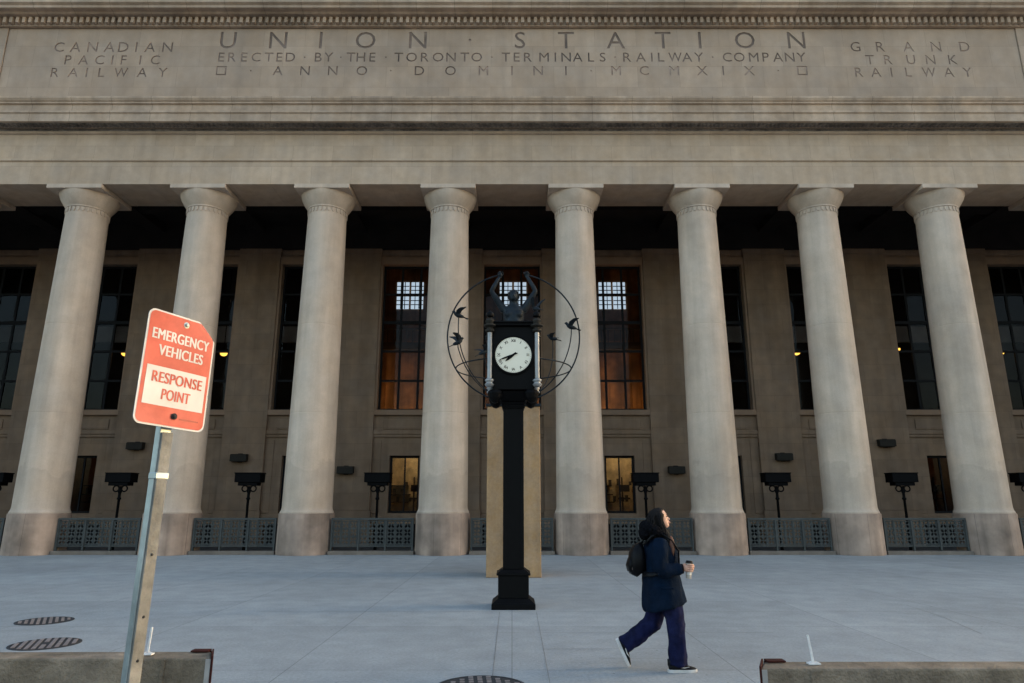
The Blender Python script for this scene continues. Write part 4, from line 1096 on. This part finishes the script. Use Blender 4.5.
for v in hair.data.vertices: v.co += v.normal * (mnoise.noise(Vector((v.co.x * 30, v.co.y * 60, v.co.z * 8))) * .007)
rh = random.Random(3); bm = bmesh.new()
for k in range(46):                                     # loose locks over cap, back and front
    a = R(rh.uniform(62, 298)); s0 = rh.uniform(.0, .09)
    p0 = hp(-.028 + .092 * math.cos(a), .092 * math.sin(a), .03 + s0 * .3); fr = math.cos(a) > -.25
    L = rh.uniform(.20, .34) if fr else rh.uniform(.13, .22); q = []
    for i in range(5):
        f = i / 4; q.append(p0 + Vector(((.07 * f if fr else -.05 * f) + rh.uniform(-.012, .012), math.copysign(.05 * f * abs(math.sin(a)), math.sin(a)) + rh.uniform(-.008, .008), -L * f)))
    loft(bm, q, [.008, .011, .010, .008, .002], 6)
obj('loose_locks', bm, 'hair', hair, smooth=True)
bm = bmesh.new()
loft(bm, [L3(.085, -.125, 1.38), L3(.098, -.150, 1.31), L3(.100, -.172, 1.24), L3(.095, -.185, 1.17)], [(.030, .022), (.034, .022), (.026, .016), (.006, .005)], 10, side=(1, 0, 0))
o = obj('hair_tips', bm, 'auburn', hair, smooth=True)
# coat
bm = bmesh.new()
loft(bm, [L3(.025, 0, .645), L3(.02, 0, .665), L3(.008, 0, .80), L3(-.008, 0, .97), L3(-.006, 0, 1.14), L3(-.012, 0, 1.25), L3(-.02, 0, 1.33), L3(-.02, 0, 1.40)],
     [(.246, .262), (.248, .265), (.222, .248), (.205, .236), (.198, .236), (.180, .225), (.145, .195), (.085, .10)], 32, side=(1, 0, 0))
loft(bm, [L3(-.03, -.165, 1.335), L3(-.045, -.225, 1.24), L3(-.068, -.278, 1.06), L3(-.06, -.285, 1.035)], [.088, .094, .082, .078], 16)
loft(bm, [L3(-.085, -.282, 1.05), L3(-.03, -.285, 1.035), L3(.08, -.272, 1.045), L3(.160, -.262, 1.055)], [.066, .078, .066, .056], 16)
loft(bm, [L3(-.03, .165, 1.335), L3(-.06, .225, 1.22), L3(-.10, .27, 1.05), L3(-.02, .265, .95), L3(.07, .24, .90)], [.088, .092, .08, .07, .06], 16)
coat = obj('coat', bm, 'coat', person); remesh(coat, .012, 5)
for v in coat.data.vertices:
    w = v.co
    f = mnoise.noise(Vector((w.x * 7, w.y * 7, w.z * 3.2))) * .016 + mnoise.noise(Vector((w.x * 16, w.y * 16, w.z * 11 + 4))) * .010
    v.co += v.normal * f
bm = bmesh.new()
loft(bm, [L3(.158, -.262, 1.055), L3(.176, -.261, 1.056)], [.052, .050], 16, cap=False); obj('cuff', bm, 'fur', coat, smooth=True)
bm = bmesh.new(); box(bm, PX - .06, PX + .07, PY - .258, PY - .246, .845, .865); obj('pocket_flap', bm, 'coat', coat, bevel=.004)
# furry hood lying round the neck
bm = bmesh.new(); n = 20
pts = []; rad = []
for i in range(n):
    a = 2 * PI * i / n; c = math.cos(a)            # a = 0 front
    pts.append(L3(-.035 + .105 * c, .115 * math.sin(a), 1.425 - .045 * c)); rad.append((.050 - .022 * c, .062 - .022 * c))
loft(bm, pts, rad, 14, closed=True)
ball(bm, L3(-.165, 0, 1.415), (.062, .11, .075), 16, 12)
hood = obj('hood', bm, 'fur', person); remesh(hood, .010, 1)
for v in hood.data.vertices: v.co += v.normal * (mnoise.noise(v.co * 55) * .016 + mnoise.noise(v.co * 110) * .008)
# trousers
bm = bmesh.new()
loft(bm, [L3(.01, 0, .90), L3(.02, 0, .80), L3(.02, 0, .70)], [(.15, .19), (.16, .20), (.13, .17)], 20, side=(1, 0, 0))
loft(bm, [L3(.045, -.09, .80), L3(.085, -.095, .62), L3(.112, -.10, .47), L3(.112, -.10, .30), L3(.113, -.10, .14), L3(.113, -.10, .068)], [(.125, .115), (.115, .105), (.098, .092), (.092, .088), (.102, .094), (.106, .095)], 20, side=(1, 0, 0))
loft(bm, [L3(.0, .09, .80), L3(-.04, .095, .64), L3(-.105, .10, .455), L3(-.25, .10, .345), L3(-.36, .10, .275), L3(-.43, .10, .232)], [(.125, .115), (.118, .108), (.112, .098), (.095, .09), (.085, .088), (.088, .09)], 20, side=(0, 1, 0))
tr = obj('trousers', bm, 'trouser', person); remesh(tr, .011, 4)
for v in tr.data.vertices:
    w = v.co; v.co += v.normal * (mnoise.noise(Vector((w.x * 9, w.y * 9, w.z * 6))) * .016 + mnoise.noise(Vector((w.x * 22, w.y * 22, w.z * 14))) * .009)
# shoes: built flat (x = heel to toe), then placed
def shoe(T):
    b = bmesh.new()
    loft(b, [(.004, 0, .055), (.05, 0, .062), (.11, 0, .060), (.17, 0, .050), (.23, 0, .042), (.275, 0, .036), (.296, 0, .032)], [(.030, .035), (.036, .044), (.037, .040), (.042, .028), (.042, .020), (.032, .014), (.012, .006)], 16, side=(0, 1, 0))
    loft(b, [(.035, 0, .07), (.03, 0, .13)], [(.036, .042), (.034, .038)], 12, side=(0, 1, 0))
    b.transform(T); sh = obj('shoe', b, 'shoe', person, smooth=True)
    b = bmesh.new(); prof = [(-.008, .018), (.0, .030), (.05, .037), (.11, .036), (.17, .043), (.23, .044), (.28, .034), (.303, .014)]
    ol = [(x, w) for x, w in prof] + [(x, -w) for x, w in reversed(prof)]
    lo = [b.verts.new((x, w, .0 + max(0, (x - .24)) * .12)) for x, w in ol]; hi = [b.verts.new((x, w, .030 + max(0, (x - .24)) * .10)) for x, w in ol]
    b.faces.new(list(reversed(lo))); b.faces.new(hi)
    for i in range(len(ol)): b.faces.new((lo[i], lo[(i + 1) % len(ol)], hi[(i + 1) % len(ol)], hi[i]))
    b.transform(T); obj('sole', b, 'sole', sh, bevel=.004)
    for s in (-1, 1):
        b = bmesh.new()
        q = [(.165, .047), (.115, .052), (.095, .064), (.098, .078), (.112, .062), (.16, .056), (.215, .062)]
        lo = [b.verts.new((x, s * (.0445 if x < .2 else .046), z)) for x, z in q]; hi = [b.verts.new((x, s * .035, z)) for x, z in q]
        b.faces.new(lo); b.faces.new(list(reversed(hi)))
        for i in range(7): b.faces.new((lo[i], lo[(i + 1) % 7], hi[(i + 1) % 7], hi[i]))
        b.transform(T); obj('side_mark', b, 'sole', sh)
shoe(Matrix.Translation(L3(.005, -.10, 0.0)))
dx, dz = Vector((.395, 0, -.919)), Vector((.919, 0, .395))
T = Matrix(((dx.x, 0, dz.x, PX - .512), (0, 1, 0, PY + .10), (dx.z, 0, dz.z, .281), (0, 0, 0, 1)))
shoe(T)
# backpack
pack = thing('backpack', 'black glossy backpack on the back of the walking woman', 'backpack', (PX - .27, PY, .96))
bm = bmesh.new()
loft(bm, [L3(-.24, 0, .985), L3(-.255, 0, 1.005), L3(-.265, 0, 1.09), L3(-.262, 0, 1.19), L3(-.24, 0, 1.26), L3(-.21, 0, 1.305)], [(.06, .10), (.095, .135), (.095, .145), (.085, .14), (.06, .11), (.02, .05)], 24, side=(1, 0, 0), sq=2.8)
o = obj('bag', bm, 'pack', pack, smooth=True)
for v in o.data.vertices: v.co += v.normal * mnoise.noise(v.co * 12) * .008
bm = bmesh.new(); loft(bm, [L3(-.340, 0, 1.01), L3(-.348, 0, 1.07), L3(-.336, 0, 1.14)], [(.03, .10), (.034, .115), (.02, .10)], 16, side=(1, 0, 0), sq=2.8); obj('front_pocket', bm, 'pack', pack, smooth=True)
bm = bmesh.new(); loft(bm, [L3(-.23, -.03, 1.325), L3(-.24, -.02, 1.365), L3(-.24, .02, 1.365), L3(-.23, .03, 1.325)], .009, 8); obj('top_handle', bm, 'pack', pack, smooth=True)
for s in (-1, 1):
    bm = bmesh.new()
    loft(bm, [L3(-.20, s * .10, 1.29), L3(-.11, s * .135, 1.385), L3(-.01, s * .14, 1.41), L3(.10, s * .15, 1.34), L3(.165, s * .17, 1.23), L3(.15, s * .22, 1.10), L3(.02, s * .245, 1.02), L3(-.16, s * .20, .99), L3(-.23, s * .12, .99)], [(.010, .026)] * 9, 10, side=(1, 0, 0))
    obj('strap', bm, 'pack', pack, smooth=True)
bm = bmesh.new(); loft(bm, [L3(-.335, -.105, 1.03), L3(-.33, -.108, 1.14), L3(-.28, -.10, 1.24)], .004, 6); obj('zip', bm, 'castiron', pack, smooth=True)
# coffee cup in the right hand
cb, ct = L3(.235, -.247, .955), L3(.254, -.246, 1.115)
cup = thing('coffee_cup', 'pale paper coffee cup with a black lid in the hand of the walking woman', 'cup', cb)
bm = bmesh.new(); loft(bm, [cb, cb.lerp(ct, .02), ct], [.025, .027, .036], 24); obj('cup_body', bm, 'cup', cup, smooth=False)
bm = bmesh.new(); ax = (ct - cb).normalized(); loft(bm, [ct - ax * .004, ct + ax * .006, ct + ax * .008, ct + ax * .022], [.039, .039, .035, .031], 24); obj('lid', bm, 'lid', cup)
bm = bmesh.new(); loft(bm, [cb.lerp(ct, .25), cb.lerp(ct, .62)], [.0305, .0335], 24, cap=False); obj('sleeve', bm, 'sole', cup)
